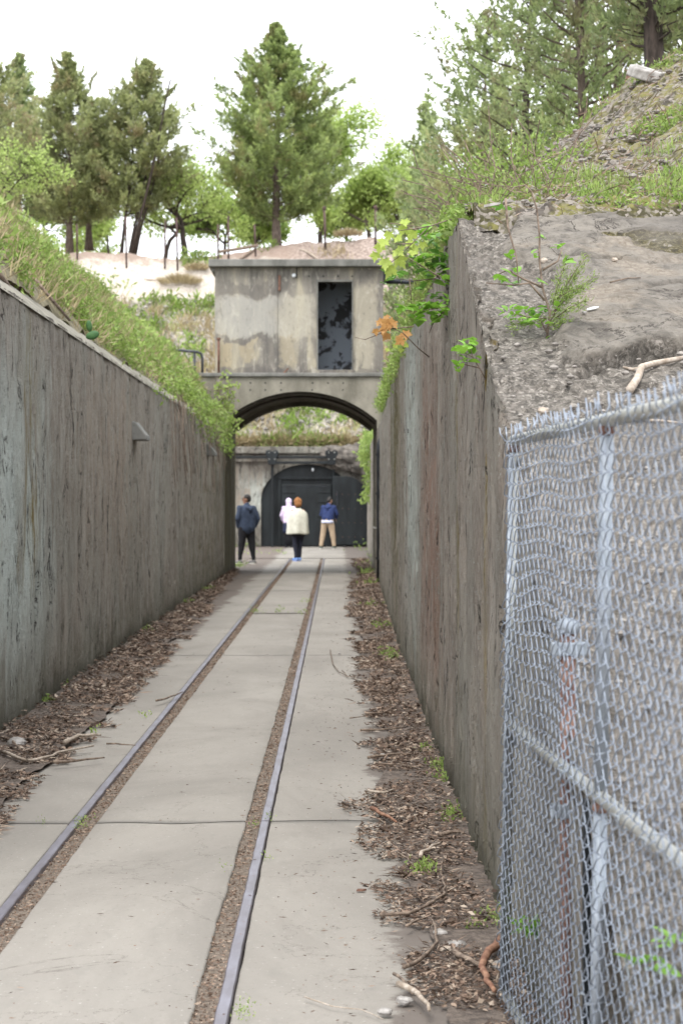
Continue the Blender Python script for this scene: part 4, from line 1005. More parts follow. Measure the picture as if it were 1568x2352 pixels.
# pale print on the back of the top (two rows of blurred lettering)
wht = pmat('white_print', (.72,.66,.76)); r = np.random.default_rng(8); pb = MB()
SEG = {'T': [((0,1),(1,1)),((.5,1),(.5,0))], 'H': [((0,0),(0,1)),((1,0),(1,1)),((0,.5),(1,.5))], 'E': [((0,0),(0,1)),((0,1),(1,1)),((0,.5),(.8,.5)),((0,0),(1,0))], 'L': [((0,1),(0,0)),((0,0),(1,0))], 'A': [((0,0),(.5,1)),((.5,1),(1,0)),((.25,.45),(.75,.45))]}
def back_y(x, z):
    return None
from mathutils.bvhtree import BVHTree
top2 = [c for c in p2.children if c.name.startswith('hoodie')][0]
bvh = BVHTree.FromPolygons([v_.co.copy() for v_ in top2.data.vertices], [tuple(q.vertices) for q in top2.data.polygons])
for row, (word, z_, hh2, ww) in enumerate((('LLHE', 1.27, .085, .05), ('TAHE', 1.15, .11, .055))):
    for i, chh in enumerate(word):
        ox = (i - 1.5) * (ww + .02) - ww/2
        for (a, c) in SEG[chh]:
            q = []
            for t in np.linspace(0, 1, 5):
                x = ox + (a[0] + (c[0]-a[0])*t) * ww; zc = z_ + (a[1] + (c[1]-a[1])*t) * hh2
                hit = bvh.ray_cast(Vector((x, -1, zc*s2_)), Vector((0, 1, 0)))
                if hit[0]: q.append(hit[0] + Vector((0,-.003,0)))
            if len(q) > 1: pb.tube(q, .0075, 5)
pb.build('print', wht, top2)['kind'] = 'stuff'
crm = pmat('cream_fleece', (.52,.51,.43), (.64,.63,.54), 14, .95, .5)
p3, v3, h3, s3 = person(684, 1289, 1147, (-.35, .94), 'woman in a wide cream poncho, brown knitted hat, dark trousers and blue trainers',
       dict(skin=skin, trousers=pmat('dark_navy_cloth', (.012,.013,.024), (.02,.022,.036)), shoe=pmat('blue_mesh', (.10,.20,.48), (.2,.32,.62)), sole=pmat('blue_sole', (.25,.3,.5))),
       dict(armL=((-.19,.06,1.18), (-.08,.15,1.05)), armR=((.19,.06,1.18), (.08,.15,1.05)), shw=.155, spread=.065, fstep=(-.04,.05), legw=.95, cuff=.058, toe=-.3))
loft([((0,.0,1.50*s3), .065*s3, .065*s3), ((0,0,1.455*s3), .11*s3, .10*s3), ((0,0,1.42*s3), .17*s3, .125*s3), ((0,0,1.37*s3), .235*s3, .155*s3), ((0,.01,1.28*s3), .275*s3, .19*s3), ((0,.02,1.1*s3), .29*s3, .22*s3), ((0,.02,.93*s3), .29*s3, .23*s3), ((0,.02,.80*s3), .305*s3, .245*s3), ((0,.02,.765*s3), .30*s3, .24*s3)], 64, 'poncho', crm, p3, (.085, 7), 2, .018)
loft([((0,0,1.0*s3), .2*s3, .17*s3), ((0,0,.74*s3), .20*s3, .17*s3), ((0,0,.70*s3), .2*s3, .17*s3)], 40, 'tunic', blk, p3, (.04, 6), 1)
b = MB().ball(h3(0,-.01,.045), .112*s3, 18, 12, (1,1,1.05)); b.ball(h3(0,-.04,-.02), .10*s3, 14, 10); b.ball(h3(0.0,-.03,.15), .03*s3, 8, 6)
o = b.build('knitted_hat', pmat('rust_wool', (.22,.095,.035), (.33,.15,.06), 60, .95, .8), p3, True); remesh_eval(o, .009, 2, (22, (1,1,.4), .03, 6))
MB().tube([v3(-.07,-.04,1.50), v3(0,-.07,1.50), v3(.07,-.03,1.50), v3(.05,.05,1.5), v3(-.05,.05,1.5)], .022*s3, 8).build('collar', blk, p3, True)
nv2 = pmat('navy_shell', (.012,.022,.075), (.022,.036,.11)); khk = pmat('khaki_cotton', (.33,.245,.165), (.42,.32,.225))
p4, v4, h4, s4 = person(752, 1260.5, 1141, (.25, .97), 'man in a navy jacket and khaki trousers bending toward the black door, back turned',
       dict(skin=skin, top=nv2, topname='jacket', trousers=khk, shoe=pmat('dark_green_shoe', (.03,.05,.045)), hair=hairm, hooddown=True),
       dict(armL=((-.25,.10,1.16), (-.15,.30,1.02)), armR=((.27,.12,1.18), (.20,.34,1.02)), lean=.32, spread=.21, legw=1.15, cuff=.066, hem=1.0, fat=1.08, hy=.05, nod=-.45, fstep=(-.05,.05), look=(.45,1)))
loft([((0,0,.95*s4), .20*s4, .172*s4), ((0,0,.865*s4), .215*s4, .185*s4)], 30, 'shirt_hem', pmat('pale_shirt', (.45,.47,.6)), p4, (.02, 5), 0, .008)

# ------------------------------------------------------------------ trees
def poly_at(prof, t): return np.interp(t, [q[0] for q in prof], [q[1] for q in prof])
def cedar(base, H, prof, label, seed, mat='cedar', nb=95, tuft=14, per=15, leaf=.12, trunk=.14, lean=(0, 0), t0=.12, group='cedars on the hilltop', bark='bark', droop=.1, tips=4, trunks=1, dens=1.0):
    """prof: (height fraction, radius)"""
    r = np.random.default_rng(seed); root = empty('cedar_tree', base, label, 'tree', group); nb = int(nb * 1.35)
    tb = MB(); Vs = []; D = []; S_ = []; br = MB()
    def axis(t): return np.array([lean[0]*t + .12*math.sin(t*5 + seed)*t, lean[1]*t, H*t])
    for q in range(trunks):
        off = np.array([r.normal()*.25, r.normal()*.25, 0]) * (trunks > 1)
        tb.tube([Vector(axis(t) * (1, 1, .95) + off * (1 + 2*t)) + Vector((0,0,-.3 if t == 0 else 0)) for t in np.linspace(0, .97, 9)], [trunk*(1-t)**.8*(1.5 if t == 0 else 1) + .012 for t in np.linspace(0, .97, 9)], 8)
    tb.build('trunk', M[bark], root, True)
    lead = [(0, 0)] + [(r.normal() * .22, r.normal() * .22) for _ in range(tips - 1)]
    for i in range(nb):
        t = t0 + (1 - t0) * (i + r.random()) / nb; az = i * 2.399 + r.normal() * .4
        Rr_ = poly_at(prof, t) * (.60 + .50 * r.random()) * (1 if r.random() > .12 else 1.28)
        Rr_ *= 1 + .28 * math.sin(az * 2 + seed) * math.sin(t * 9 + seed); a0 = axis(t); out = np.array([math.cos(az), math.sin(az), 0]); up = .22 + .8 * t + r.normal() * .12 - droop
        pts = [a0]; n = 6
        for k in range(1, n + 1):
            f = k / n; pts.append(a0 + out * Rr_ * f + np.array([r.normal()*.04, r.normal()*.04, Rr_ * (up * f * .55 + .25 * f * f)]))
        br.tube([Vector(q) for q in pts[:-1]], [max(.005, .024*(1-k/n)*min(1, Rr_)) for k in range(n)], 5, False)
        nt_ = max(4, int(tuft * .95 * (.35 + .65 * Rr_ / max(p_[1] for p_ in prof)) * dens))
        for k in range(nt_):
            f = .28 + .72 * (k + r.random()) / nt_; idx = min(n - 1, int(f * n)); ff = f * n - idx
            c = pts[idx] * (1 - ff) + pts[idx + 1] * ff
            sp = .17 * Rr_ * (1.15 - f) + .05; c = c + r.normal(size=3) * sp * np.array([.55, .55, .25])
            dirv = out * .55 + np.array([0, 0, .75]) + r.normal(size=3) * .3; dirv /= np.linalg.norm(dirv)
            Vs.append(c); D.append(dirv); S_.append(np.interp(t, [0, .55, 1], [1.05, .85, .42]))
    # upright feathery tips
    for (lx, ly) in lead:
        for k in range(22): Vs.append(axis(.84 + .17*k/22 - abs(lx)*.35) + np.array([lx*2.6, ly*2.6, 0]) * (.5 + k/22) + r.normal(size=3) * .07 * (1.2-k/22)); D.append(np.array([lx*.4, ly*.4, 1])); S_.append(.42 - .2*k/22)
    br.build('branches', M[bark], root, True)['kind'] = 'stuff'
    Vs = np.array(Vs); D = np.array(D); n = len(Vs)
    # every tuft is a small upswept flame of leaves
    S_ = np.array(S_)[:, None]; L = leaf * 2.6 * S_; s_ = r.random((n, per)); c = Vs[:, None] + D[:, None] * (s_ * L * 1.1)[..., None] + r.normal(size=(n, per, 3)) * (S_ * leaf * .42 * (1.25 - s_))[..., None]
    d = D[:, None] + r.normal(size=(n, per, 3)) * .5
    rn = np.clip(r.random((n, 1)) * .6 + s_ * .35 + r.normal(size=(n, per)) * .1, 0, 1)
    v, q = kites(c.reshape(-1, 3), d.reshape(-1, 3), leaf * (.8 + .7 * r.random(n*per)) * np.repeat(S_.ravel() ** .5, per), leaf * .45, r)
    o = link_mesh('crown', v, q, M[mat], root, False, rn.ravel()); return root
P1 = [(0, .3), (.14, 1.6), (.22, 2.75), (.32, 3.0), (.42, 2.75), (.55, 2.1), (.68, 1.35), (.8, .95), (.9, .5), (1, .06)]
def tb_(x, y, z): return at(x, y, z)
hz = 85.0
cedar(tb_(635, 572, 85), (575-66)*85/F, [(0,.2),(.12,1.4),(.19,3.0),(.29,3.55),(.40,3.25),(.50,2.6),(.60,2.15),(.70,1.6),(.8,1.05),(.88,.6),(.94,.3),(1,.03)], 'large dense cone-shaped cedar standing alone behind the guardroom roof', 11, 'cedar', 150, 18, 17, .15, .17, t0=.12, tips=3, dens=1.8, droop=.3)
cedar(tb_(160, 566, 88), 8.2, [(0,.3),(.1,1.2),(.2,2.6),(.4,3.0),(.58,2.2),(.68,1.2),(.78,.6),(.88,.4),(1,.05)], 'broad browning cedar at the left of the hilltop with one pointed spire', 12, 'cedar2', 120, 16, 16, .16, .13, t0=.1, tips=4, dens=1.5, droop=.25)
cedar(tb_(285, 572, 87), 7.9, [(0,.2),(.18,1.4),(.28,2.2),(.45,2.4),(.6,1.9),(.75,1.2),(.88,.6),(1,.05)], 'cedar with several bare trunks and a crown leaning right', 13, 'cedar2', 105, 15, 15, .16, .055, lean=(1.1, 0), t0=.17, tips=6, trunks=5, bark='darkbark', dens=1.35, droop=.25)
cedar(tb_(45, 570, 90), 8.4, [(0,.3),(.12,1.8),(.3,2.5),(.5,1.8),(.65,1.0),(.8,.5),(1,.04)], 'thin-topped cedar at the far left edge with twin tips', 14, 'cedar3', 85, 14, 15, .16, .1, t0=.12, tips=3, dens=1.4, droop=.25)
cedar(tb_(-20, 530, 80), 6.4, [(0,.5),(.2,2.2),(.5,2.3),(.8,1.4),(1,.2)], 'low cedar partly outside the left edge of the view', 15, 'cedar2', 70, 14, 14, .16, .18, t0=.05)
cedar(tb_(205, 560, 92), 5.2, [(0,.5),(.2,1.9),(.5,2.2),(.8,1.4),(1,.2)], 'short brown cedar filling the gap between the two tall left cedars', 16, 'cedar2', 60, 12, 13, .16, .14, t0=.15)
# right side, on the terrace
def rt(x, z, zb=3.3): return Vector(((x - HX) * z / F, z, zb))
RG_ = 'cedars above the right bank'
cedar(rt(1215, 34), 7.9, [(0,.1),(.38,.25),(.45,.9),(.6,1.25),(.75,1.0),(.88,.7),(1,.1)], 'thin tall cedar with visible dark trunk above the right bank', 21, 'cedar3', 80, 11, 12, .095, .10, t0=.30, group=RG_, tips=4, bark='darkbark', dens=1.0)
cedar(rt(1085, 44), 8.7, [(0,.2),(.3,1.0),(.4,1.7),(.55,1.5),(.75,.95),(.88,.5),(1,.08)], 'slender sparse cedar whose top leans left, beside the thin tall one', 22, 'cedar3', 90, 13, 13, .115, .11, t0=.22, group=RG_, lean=(.2, 0), tips=4, dens=1.15)
cedar(rt(975, 50), 7.9, [(0,.3),(.35,1.05),(.5,1.0),(.7,.6),(.85,.4),(1,.06)], 'smallest cedar at the left end of the right-hand group', 23, 'cedar3', 75, 13, 13, .12, .1, t0=.22, group=RG_, tips=2, dens=1.2)
cedar(rt(1150, 40), 6.1, [(0,.4),(.45,1.9),(.6,1.7),(.8,.9),(1,.15)], 'bushy cedar filling in behind the thin tall trunk', 24, 'cedar2', 75, 12, 13, .11, .1, t0=.3, group=RG_, dens=1.2)
cedar(rt(1330, 30), 8.2, [(0,.2),(.3,.5),(.4,1.0),(.6,1.35),(.8,1.1),(1,.2)], 'cedar with loose wispy branches at the top edge right of the thin trunk', 25, 'cedar3', 90, 13, 14, .09, .09, t0=.3, group=RG_, tips=5, dens=1.2)
cedar(rt(1500, 23), 8.0, [(0,.1),(.42,.5),(.5,1.5),(.7,1.9),(1,1.0)], 'big shady cedar spreading over the top right corner', 26, 'cedar3', 120, 17, 17, .075, .16, t0=.42, group=RG_, bark='darkbark', droop=.3)
cedar(rt(1640, 26), 8.6, [(0,.1),(.35,.9),(.5,2.0),(.7,2.2),(1,1.2)], 'dark cedar behind the top right corner, mostly outside the view', 27, 'cedar2', 110, 16, 16, .08, .16, t0=.35, group=RG_, bark='darkbark', droop=.3)
cedar(rt(1420, 36), 9.5, [(0,.4),(.3,1.3),(.5,2.0),(.7,1.8),(1,.6)], 'dense cedar behind the wispy one, closing the gap at the top right', 28, 'cedar', 100, 15, 15, .11, .15, t0=.25, group=RG_)

def broad(base, H, spread, label, seed, mat='lime', leaf=.13, nleaf=9000, trunk=.12, forks=3, depth=5, dense=1., tilt=0, bark='darkbark', group='pale green broadleaf trees on the hilltop', first=.28, zmin=0):
    r = np.random.default_rng(seed); root = empty('broadleaf_tree', base, label, 'tree', group); tb = MB(); lb = MB(); ends = []
    def grow(p, d, ln, rad, lv):
        n = 4; pts = [p]; 
        for k in range(n):
            d = d + r.normal(size=3) * .16; d[2] += .03; d /= np.linalg.norm(d); pts.append(pts[-1] + d * ln / n)
        (tb if lv == 0 else lb).tube([Vector(q) for q in pts], [max(.008, rad * (1 - .35*k/n)) for k in range(n+1)], 6 if lv < 3 else 4, False)
        if lv >= 2: ends.extend((q, lv) for q in pts[1:])
        if lv < depth:
            for k in range(forks if lv else forks + 1):
                nd = d * .8 + r.normal(size=3) * np.array([spread, spread, .38]); nd /= np.linalg.norm(nd)
                grow(pts[-1] if k < 2 else pts[-2], nd, ln * (.62 + .25*r.random()), rad * .6, lv + 1)
    grow(np.zeros(3) + [0, 0, -.2], np.array([tilt, 0, 1.]), H * first, trunk, 0)
    tb.build('trunk', M[bark], root, True); lb.build('limbs', M[bark], root, True)['kind'] = 'stuff'
    E = np.array([e[0] for e in ends]); n = nleaf; n = int(n * 1.25); c = E[r.integers(0, len(E), n)] + r.normal(size=(n, 3)) * .22 * H / 6; c = c[c[:, 2] > zmin]; n = len(c)
    cl = vnoise(c, 1.4, seed, 3); k = cl > -.14 * dense; c = c[k]; n = len(c)
    v, q = kites(c, r.normal(size=(n, 3)) + [0, 0, -.2], leaf * (.6 + .8 * r.random(n)), leaf * .7, r)
    link_mesh('crown', v, q, M[mat], root, False, np.clip(.5 + cl[k] * 1.3 + r.normal(size=n) * .2, 0, 1)); return root
broad(tb_(425, 578, 89), 5.4, .75, 'open broadleaf tree with dark spreading limbs left of the large cedar', 31, 'lime', .13, 5200, .15, 3, 5, first=.30, zmin=1.2)
broad(tb_(380, 585, 96), 6.4, .7, 'pale green tree behind the leaning cedar', 32, 'lime', .15, 7000, .12)
broad(tb_(515, 600, 100), 5.0, .8, 'low light green tree between the open tree and the large cedar', 33, 'limedark', .16, 7000, .1)
broad(tb_(735, 560, 97), 8.2, .55, 'tall light green tree peeping out behind the right of the large cedar', 34, 'lime', .17, 11000, .13)
broad(tb_(850, 560, 95), 5.6, .75, 'rounded spring green tree right of the large cedar', 35, 'lime', .16, 11000, .12)
broad(tb_(930, 560, 98), 5.2, .75, 'spring green tree beside the smallest right-hand cedar', 36, 'lime', .16, 9000, .12)
broad(tb_(790, 575, 101), 4.0, .9, 'low bright green bush under the right side of the large cedar', 37, 'limedark', .17, 10000, .08)
broad(tb_(580, 590, 102), 3.8, .9, 'low green bush left of the large cedar trunk', 38, 'limedark', .17, 8000, .08)
broad(tb_(250, 585, 104), 4.0, .9, 'low bright bush seen between the bare cedar trunks', 39, 'lime', .17, 4500, .08)
broad(tb_(110, 560, 100), 5.0, .8, 'green bush behind the browning cedar', 40, 'limedark', .17, 6000, .08)
broad(tb_(15, 500, 60), 3.4, .8, 'yellow-green sapling at the left edge in front of the cedars', 41, 'lime', .09, 3500, .05, group=None)
broad(tb_(1010, 540, 90), 3.6, .9, 'low green bush below the sparse leaning cedar', 42, 'lime', .15, 7000, .08)
broad(Vector((4.2, 30, 4.4)), 2.4, .9, 'small green bush at the foot of the thin tall cedar', 43, 'lime', .07, 3200, .03, group=None)

# old fence posts on the ridge
posts = [(178, 515, 575), (291, 497, 600), (379, 505, 594), (408, 500, 600), (501, 515, 582), (525, 497, 580), (747, 480, 551), (862, 478, 540), (587, 515, 566)]
lab = ['dark post nearest the browning cedar trunk', 'tallest reddish post, in front of the bare cedar trunks', 'thin grey post under the open tree, left of its neighbour', 'dark post in front of the open tree trunk', 'shorter post beside the fallen rail left of the large cedar', 'post just left of the large cedar with a rail at its foot', 'lone post right of the large cedar', 'rusty post with a rounded cap at the right end of the ridge', 'faint thin post close to the large cedar trunk']
for (px, yt, yb), lb_ in zip(posts, lab):
    z_ = 83.0; o = at(px, yb, z_); po = empty('fence_post', o, lb_, 'post', 'old posts along the ridge'); hh2 = (yb - yt) * z_ / F
    dx = random.uniform(-.05, .05)
    MB().tube([(0,0,-.4), (dx*.5,0,hh2*.5), (dx,0,hh2)], .05 if px > 740 else .04, 8).build('shaft', M['postwood'], po, True)
    if px > 740: MB().tube([(dx,0,hh2 - .02), (dx,0,hh2 + .10)], [.085, .07], 8).build('cap', M['postwood'], po, True)
fr_ = empty('fallen_rail', at(560, 570, 82.5), 'weathered grey rail lying along the ridge left of the large cedar', 'rail')
MB().tube([(-1.0,0,-.15), (0,0,.0), (.6,0,.12)], .07, 7).build('log', M['stick'], fr_, True)

# ------------------------------------------------------------------ plants and ground cover
def scatter_blades(name, pts, m, label, cat, ln, wd, seed, per=6, up=(0, 0, 1), spread=.6, rn=None, jit=.03):
    r = np.random.default_rng(seed); n = len(pts); c = np.repeat(pts, per, 0) + r.normal(size=(n*per, 3)) * jit
    d = np.array(up) + r.normal(size=(n*per, 3)) * spread; L = np.repeat(np.broadcast_to(ln, (n,)), per) * (.5 + r.random(n*per)); W = np.repeat(np.broadcast_to(wd, (n,)), per)
    v, q = kites(c, d, L, W, r); return tag(link_mesh(name, v, q, m, None, False, np.repeat(r.random(n), per) * .5 + r.random(n*per) * .5), label, cat, kind='stuff')
r = np.random.default_rng(44)
# left bank cover
n = 36000; z = 9 + 34.2 * r.random(n) ** 1.1; s = r.random(n) * 1.25; x, h_ = bank_pt(z, s); p = np.stack([x, z, h_ + vnoise(np.stack([x, z, h_], 1), 1.5, 71, 4) * .2], 1)
dn = vnoise(p, 1.6, 5, 3); k = dn > .03 - s * .06; p = p[k]; hgt = .3 + 1.9 * np.clip(dn[k] + .2, 0, 1)
p = p + np.stack([0*hgt, 0*hgt, r.random(len(p)) * .22 * hgt], 1)
scatter_blades('weeds', p, M['weed'], 'bright green weeds and low herbs covering the left bank', 'weeds', .05 * hgt + .02, .020, 6, 9, (0, 0, .8), .85, jit=.05)
n = 2600; z = 9 + 34 * r.random(n); s = r.random(n) * 1.1; x, h_ = bank_pt(z, s); p = np.stack([x, z, h_], 1)
scatter_blades('dry_stalks', p, M['dry'], 'dry tan stalks among the green weeds of the left bank', 'weeds', .22, .012, 7, 5, (.3, 0, .9), .5)
n = 700; z = 9 + 33 * r.random(n); s = .05 + r.random(n); x, h_ = bank_pt(z, s); k = vnoise(np.stack([x, z, h_], 1), .7, 15, 2) > .03; p = np.stack([x, z, h_ + .12], 1)[k]
scatter_blades('broad_weeds', p, M['limedark'], 'clumps of broad-leaved green weeds on the left bank', 'weeds', .11, .07, 8, 9, (0, 0, .5), .9, jit=.08)
# creepers hanging over the left wall
n = 1000; z = 19 + 23.5 * r.random(n) ** .7; dens = np.interp(z, [19, 22, 27, 33, 43], [.02, .12, .35, .6, .8]); k = r.random(n) < dens * .9; z = z[k]; n = len(z)
cl = np.clip(vnoise(np.stack([z, z*0, z*0], 1), .5, 91, 3) * 3 + .6, 0.1, 1.3); drop = r.random(n) ** 2.6 * np.interp(z, [19, 30, 36, 43], [.15, .35, .5, .55]) * cl
p = np.stack([XL(z) + .04 + .18 * r.random(n), z, TOPZ + .28 - drop - .05], 1)
scatter_blades('creeper', p, M['weed'], 'green creeper hanging over the top of the left wall near the arch', 'creeper', .06, .035, 9, 8, (.3, 0, -.2), .8, jit=.06)
vb = MB()
for i in range(46):
    z_ = 28 + 14.5 * r.random(); p0 = Vector((float(XL(z_)) + .03, z_, TOPZ + .2)); L_ = .4 + 1.1 * r.random(); pts = [p0]
    for k in range(5): pts.append(pts[-1] + Vector((.03*r.random(), r.normal()*.1, -L_/5)))
    vb.tube(pts, .007, 4, False)
tag(vb.build('creeper_stems', M['stick'], None), 'thin brown creeper stems hanging down the left wall', 'creeper', kind='stuff')
# trailing twigs over the arch corner
vb = MB(); pts_l = []
for i in range(34):
    p0 = at(470 + r.random()*30, 880 + r.random()*90, 42.4); pts = [p0]; d = Vector((.9, -.15, r.normal()*.35)).normalized()
    for k in range(5): d = (d + Vector((r.normal()*.15, r.normal()*.1, r.normal()*.25 - .04))).normalized(); pts.append(pts[-1] + d * (.07 + .05*r.random())); pts_l += [list(pts[-1])] * (1 if r.random() < .6 else 0)
    vb.tube(pts, .006, 4, False)
tag(vb.build('bare_twigs', M['stick'], None), 'tangle of bare twigs reaching over the left corner of the arch', 'twigs', kind='stuff')
scatter_blades('twig_leaves', np.array(pts_l), M['lime'], 'small leaves on the twigs at the left corner of the arch', 'leaves', .09, .06, 10, 3, (.4, 0, 0), .8, jit=.04)
# far slope: scrub, dry tufts, stones
n = 5200; x = r.uniform(-9, 5, n); t = r.random(n); z = 72.6 + 11.4 * t; p = np.stack([x, z, far_h(x, z) + .05], 1)
gr_ = vnoise(p, .7, 13, 4); k = (gr_ > .02) & ((p[:, 2] < 9.6) | (gr_ > .2)); scatter_blades('scrub', p[k], M['weed'], 'low green scrub scattered over the far hillside', 'scrub', .26, .08, 11, 7, (0, 0, .8), .7, jit=.14)
k = (gr_ < -.02) & (r.random(n) < .5) & ((p[:, 2] < 9.4) | (gr_ < -.22)); scatter_blades('dry_grass', p[k], M['dry'], 'dry straw-coloured grass scattered over the far hillside', 'grass', .42, .035, 12, 12, (0, -.3, .8), .45, jit=.12)
n = 900; x = r.uniform(-4.5, 1.6, n); p = np.stack([x, np.full(n, 72.45) + r.random(n)*.5, 3.55 + r.random(n)*.1], 1)
k = vnoise(p, 1.2, 17, 3) > -.05; scatter_blades('overhanging_grass', p[k], M['dry'], 'tufts of grass hanging over the bunker wall ledge', 'grass', .38, .03, 13, 12, (0, -.7, .15), .5, jit=.1)
k = vnoise(p, 1.2, 19, 3) > .0; scatter_blades('ledge_weeds', p[k], M['weed'], 'green weeds along the top of the bunker wall', 'weeds', .24, .06, 14, 9, (0, -.3, .5), .7, jit=.12)
for i, (px, py, sc_, lb_) in enumerate([(413, 650, 1.0, 'round dry grass tuft on the bare sand left of the guardroom'), (452, 618, .6, 'small dry tuft close under the guardroom roof corner'), (800, 541, .7, 'pale grass tuft on the ridge between the lone post and the capped post')]):
    z_ = 72.4 + 11.6 * max(0, min(1, ((EYE - (py - HY) * 80 / F) - 3.45) / 8.4)); zz_ = z_
    for _ in range(6): zz_ = 72.4 + 11.6 * np.clip(((EYE - (py - HY) * zz_ / F) - 3.45) / 8.5, 0, 1) ** (1/.92)
    o = at(px, py, float(zz_)); c = r.normal(size=(500, 3)).clip(-1.8, 1.8) * [.32*sc_, .2, .04]; d = norm(c * [2.2, 2, 0] + [0, 0, .6] + r.normal(size=(500, 3)) * .2)
    v, q = kites(c, d, .45 * sc_, .03, r); tag(link_mesh('grass_tuft', v, q, M['dry'], None, False, r.random(500), loc=o), lb_, 'grass tuft')
stones = MB()
for i in range(1400):
    x = r.uniform(-8, 4.5); z = 72.6 + 8.5 * r.random() ** 1.1; rr = .03 + .10 * r.random() ** 3; hz_ = float(far_h(np.array([x]), np.array([z]))[0])
    stones.ball((x, z, hz_ + rr * .4 + .03), rr, 6, 4, (1, 1, .7))
tag(stones.build('scattered_stones', M['stone'], None), 'grey stones scattered over the far hillside', 'stones', kind='stuff')
# bare roots and sticks on the slope right of the guardroom
for i, (a, c, w_, lb_) in enumerate([((900, 712), (985, 690), .05, 'curved grey root above the pipe on the far slope'), ((893, 668), (965, 662), .06, 'pale branch lying just below the black pipe'), ((905, 755), (960, 720), .04, 'thin dead branch low on the slope right of the guardroom'), ((925, 610), (1010, 600), .06, 'dark root on the slope near the top of the right wall'), ((690, 583), (735, 600), .05, 'exposed root beneath the large cedar, right side'), ((585, 585), (540, 598), .05, 'exposed root beneath the large cedar, left side'), ((410, 640), (330, 643), .05, 'dark stick lying on the bare sand')]):
    P_ = []
    for f in np.linspace(0, 1, 6):
        px, py = a[0] + (c[0]-a[0])*f, a[1] + (c[1]-a[1])*f + math.sin(f*3 + i)*6; zz_ = 80.
        for _ in range(8):
            o = at(px, py, float(zz_)); rd = float(np.interp(o.x, [-12, -5.2, -2.4, 1.7, 4, 12], [11.9, 11.62, 12.05, 12.4, 12.1, 11.9])); zz_ = 72.4 + 11.6 * np.clip((o.z - 3.45) / (rd - 3.45), 0, 1) ** (1/.92)
        P_.append(at(px, py, float(zz_) - .12) + Vector((0,0,.08)))
    tag(MB().tube(P_, [w_, w_*1.1, w_, w_*.8, w_*.6, w_*.3], 6).build('root', M['stick'] if i % 2 else M['palestick'], None, True), lb_, 'root')

# right mound cover
def mound_pt(x, z): return hill_h(x, z) + .02
n = 12000; z = 10.5 + 4.3 * r.random(n); x = .66 + 2.8 * r.random(n) ** .9; p = np.stack([x, z, mound_pt(x, z)], 1); g_ = vnoise(p, 1.8, 55, 3); k = g_ > .07 + .012 * (z - 10.4) - .10 * (x < 1.0)
scatter_blades('mound_weeds', p[k], M['weed'], 'green weeds growing along the lower edge of the right mound', 'weeds', .030, .012, 16, 7, (0, 0, .7), .8, jit=.022)
n = 1500; z = 10.5 + 1.2 * r.random(n) ** 1.3; x = .75 + 1.5 * r.random(n); p = np.stack([x, z, mound_pt(x, z)], 1); k = vnoise(p, 2.5, 58, 3) > .08
scatter_blades('mound_grass', p[k], M['limedark'], 'thin upright grass along the top of the concrete bank', 'grass', .075, .005, 17, 5, (0, 0, 1), .35, jit=.02)
n = 1500; z = 10.4 + 4 * r.random(n); x = .66 + 2.6 * r.random(n); p = np.stack([x, z, mound_pt(x, z) + .02], 1)
scatter_blades('mound_twigs', p, M['litter'], 'dead stems and twigs lying on the right mound', 'twigs', .10, .006, 18, 3, (1, 0, .1), .8, jit=.03)
gv = MB()
for i in range(1500):
    x = .7 + 2.6 * r.random(); z = 10.6 + 3.7 * r.random(); rr = .008 + .026 * r.random() ** 3; gv.ball((x, z, float(hill_h(np.array([x]), np.array([z]))[0]) + .02 + .03*r.random()), rr, 6, 4, (1, 1, .6))
tag(gv.build('mound_gravel', M['gravel'], None), 'loose grey gravel over the right mound', 'gravel', kind='stuff')
gv = MB()
for i in range(900):
    x = .66 + 2.2 * r.random() ** 1.1; z = 3.2 + 5.4 * r.random(); rr = .005 + .016 * r.random() ** 3; gv.ball((x, z, float(apron_h(x, z)) + .02 * r.random() + .02), rr, 6, 4, (1, 1, .6))
tag(gv.build('bank_gravel', M['gravel'], None), 'small chips of broken concrete on the sloping bank', 'gravel', kind='stuff')
def on_apron(px, py):
    d = 8.0
    for _ in range(30):
        o = at(px, py, d); hh2 = float(apron_h(o.x, d)); 
        d += (o.z - hh2) * .9 if True else 0; d = min(max(d, 2.8), 10.4)
    o = at(px, py, d); o.z = apron_at(o.x, d); return o
def on_mound(px, py):
    best = None
    for d in np.linspace(10.4, 14.6, 300):
        o = at(px, py, d); hh2 = float(hill_h(np.array([o.x]), np.array([d]))[0])
        if o.z <= hh2 + .02: o.z = hh2 + .03; return o
    return at(px, py, 14.2)
def slabstone(name, c, sx, sy, sz, m, label, seed, rot=(0,0,0), cat='stone', parent=None):
    rr = np.random.default_rng(seed); k = 9; ps = [(math.cos(2*math.pi*i/k)*sx*(.8+.35*rr.random()), math.sin(2*math.pi*i/k)*sy*(.8+.35*rr.random())) for i in range(k)]
    b = MB(); b.v = [Vector((q[0], q[1], -sz)) for q in ps] + [Vector((q[0]*.93, q[1]*.93, sz + rr.normal()*sz*.3)) for q in ps]
    b.f = [tuple(reversed(range(k))), tuple(range(k, 2*k))] + [(i, (i+1)%k, k+(i+1)%k, k+i) for i in range(k)]
    o = b.bevel(name, m, None, sz*.3, loc=c); o.rotation_euler = rot; return tag(o, label, cat)
o = on_mound(1488, 190); slabstone('stone_slab', o + Vector((0,0,.04)), .15, .12, .035, M['stone'], 'flat grey slab resting on the crest of the mound at the top right', 3, (R(22), R(8), .3))
o = on_mound(1448, 185); slabstone('brick_lump', o + Vector((0,0,.02)), .035, .05, .05, M['rust'], 'rust red lump at the left end of the crest slab', 4, (.1,.2,.3))
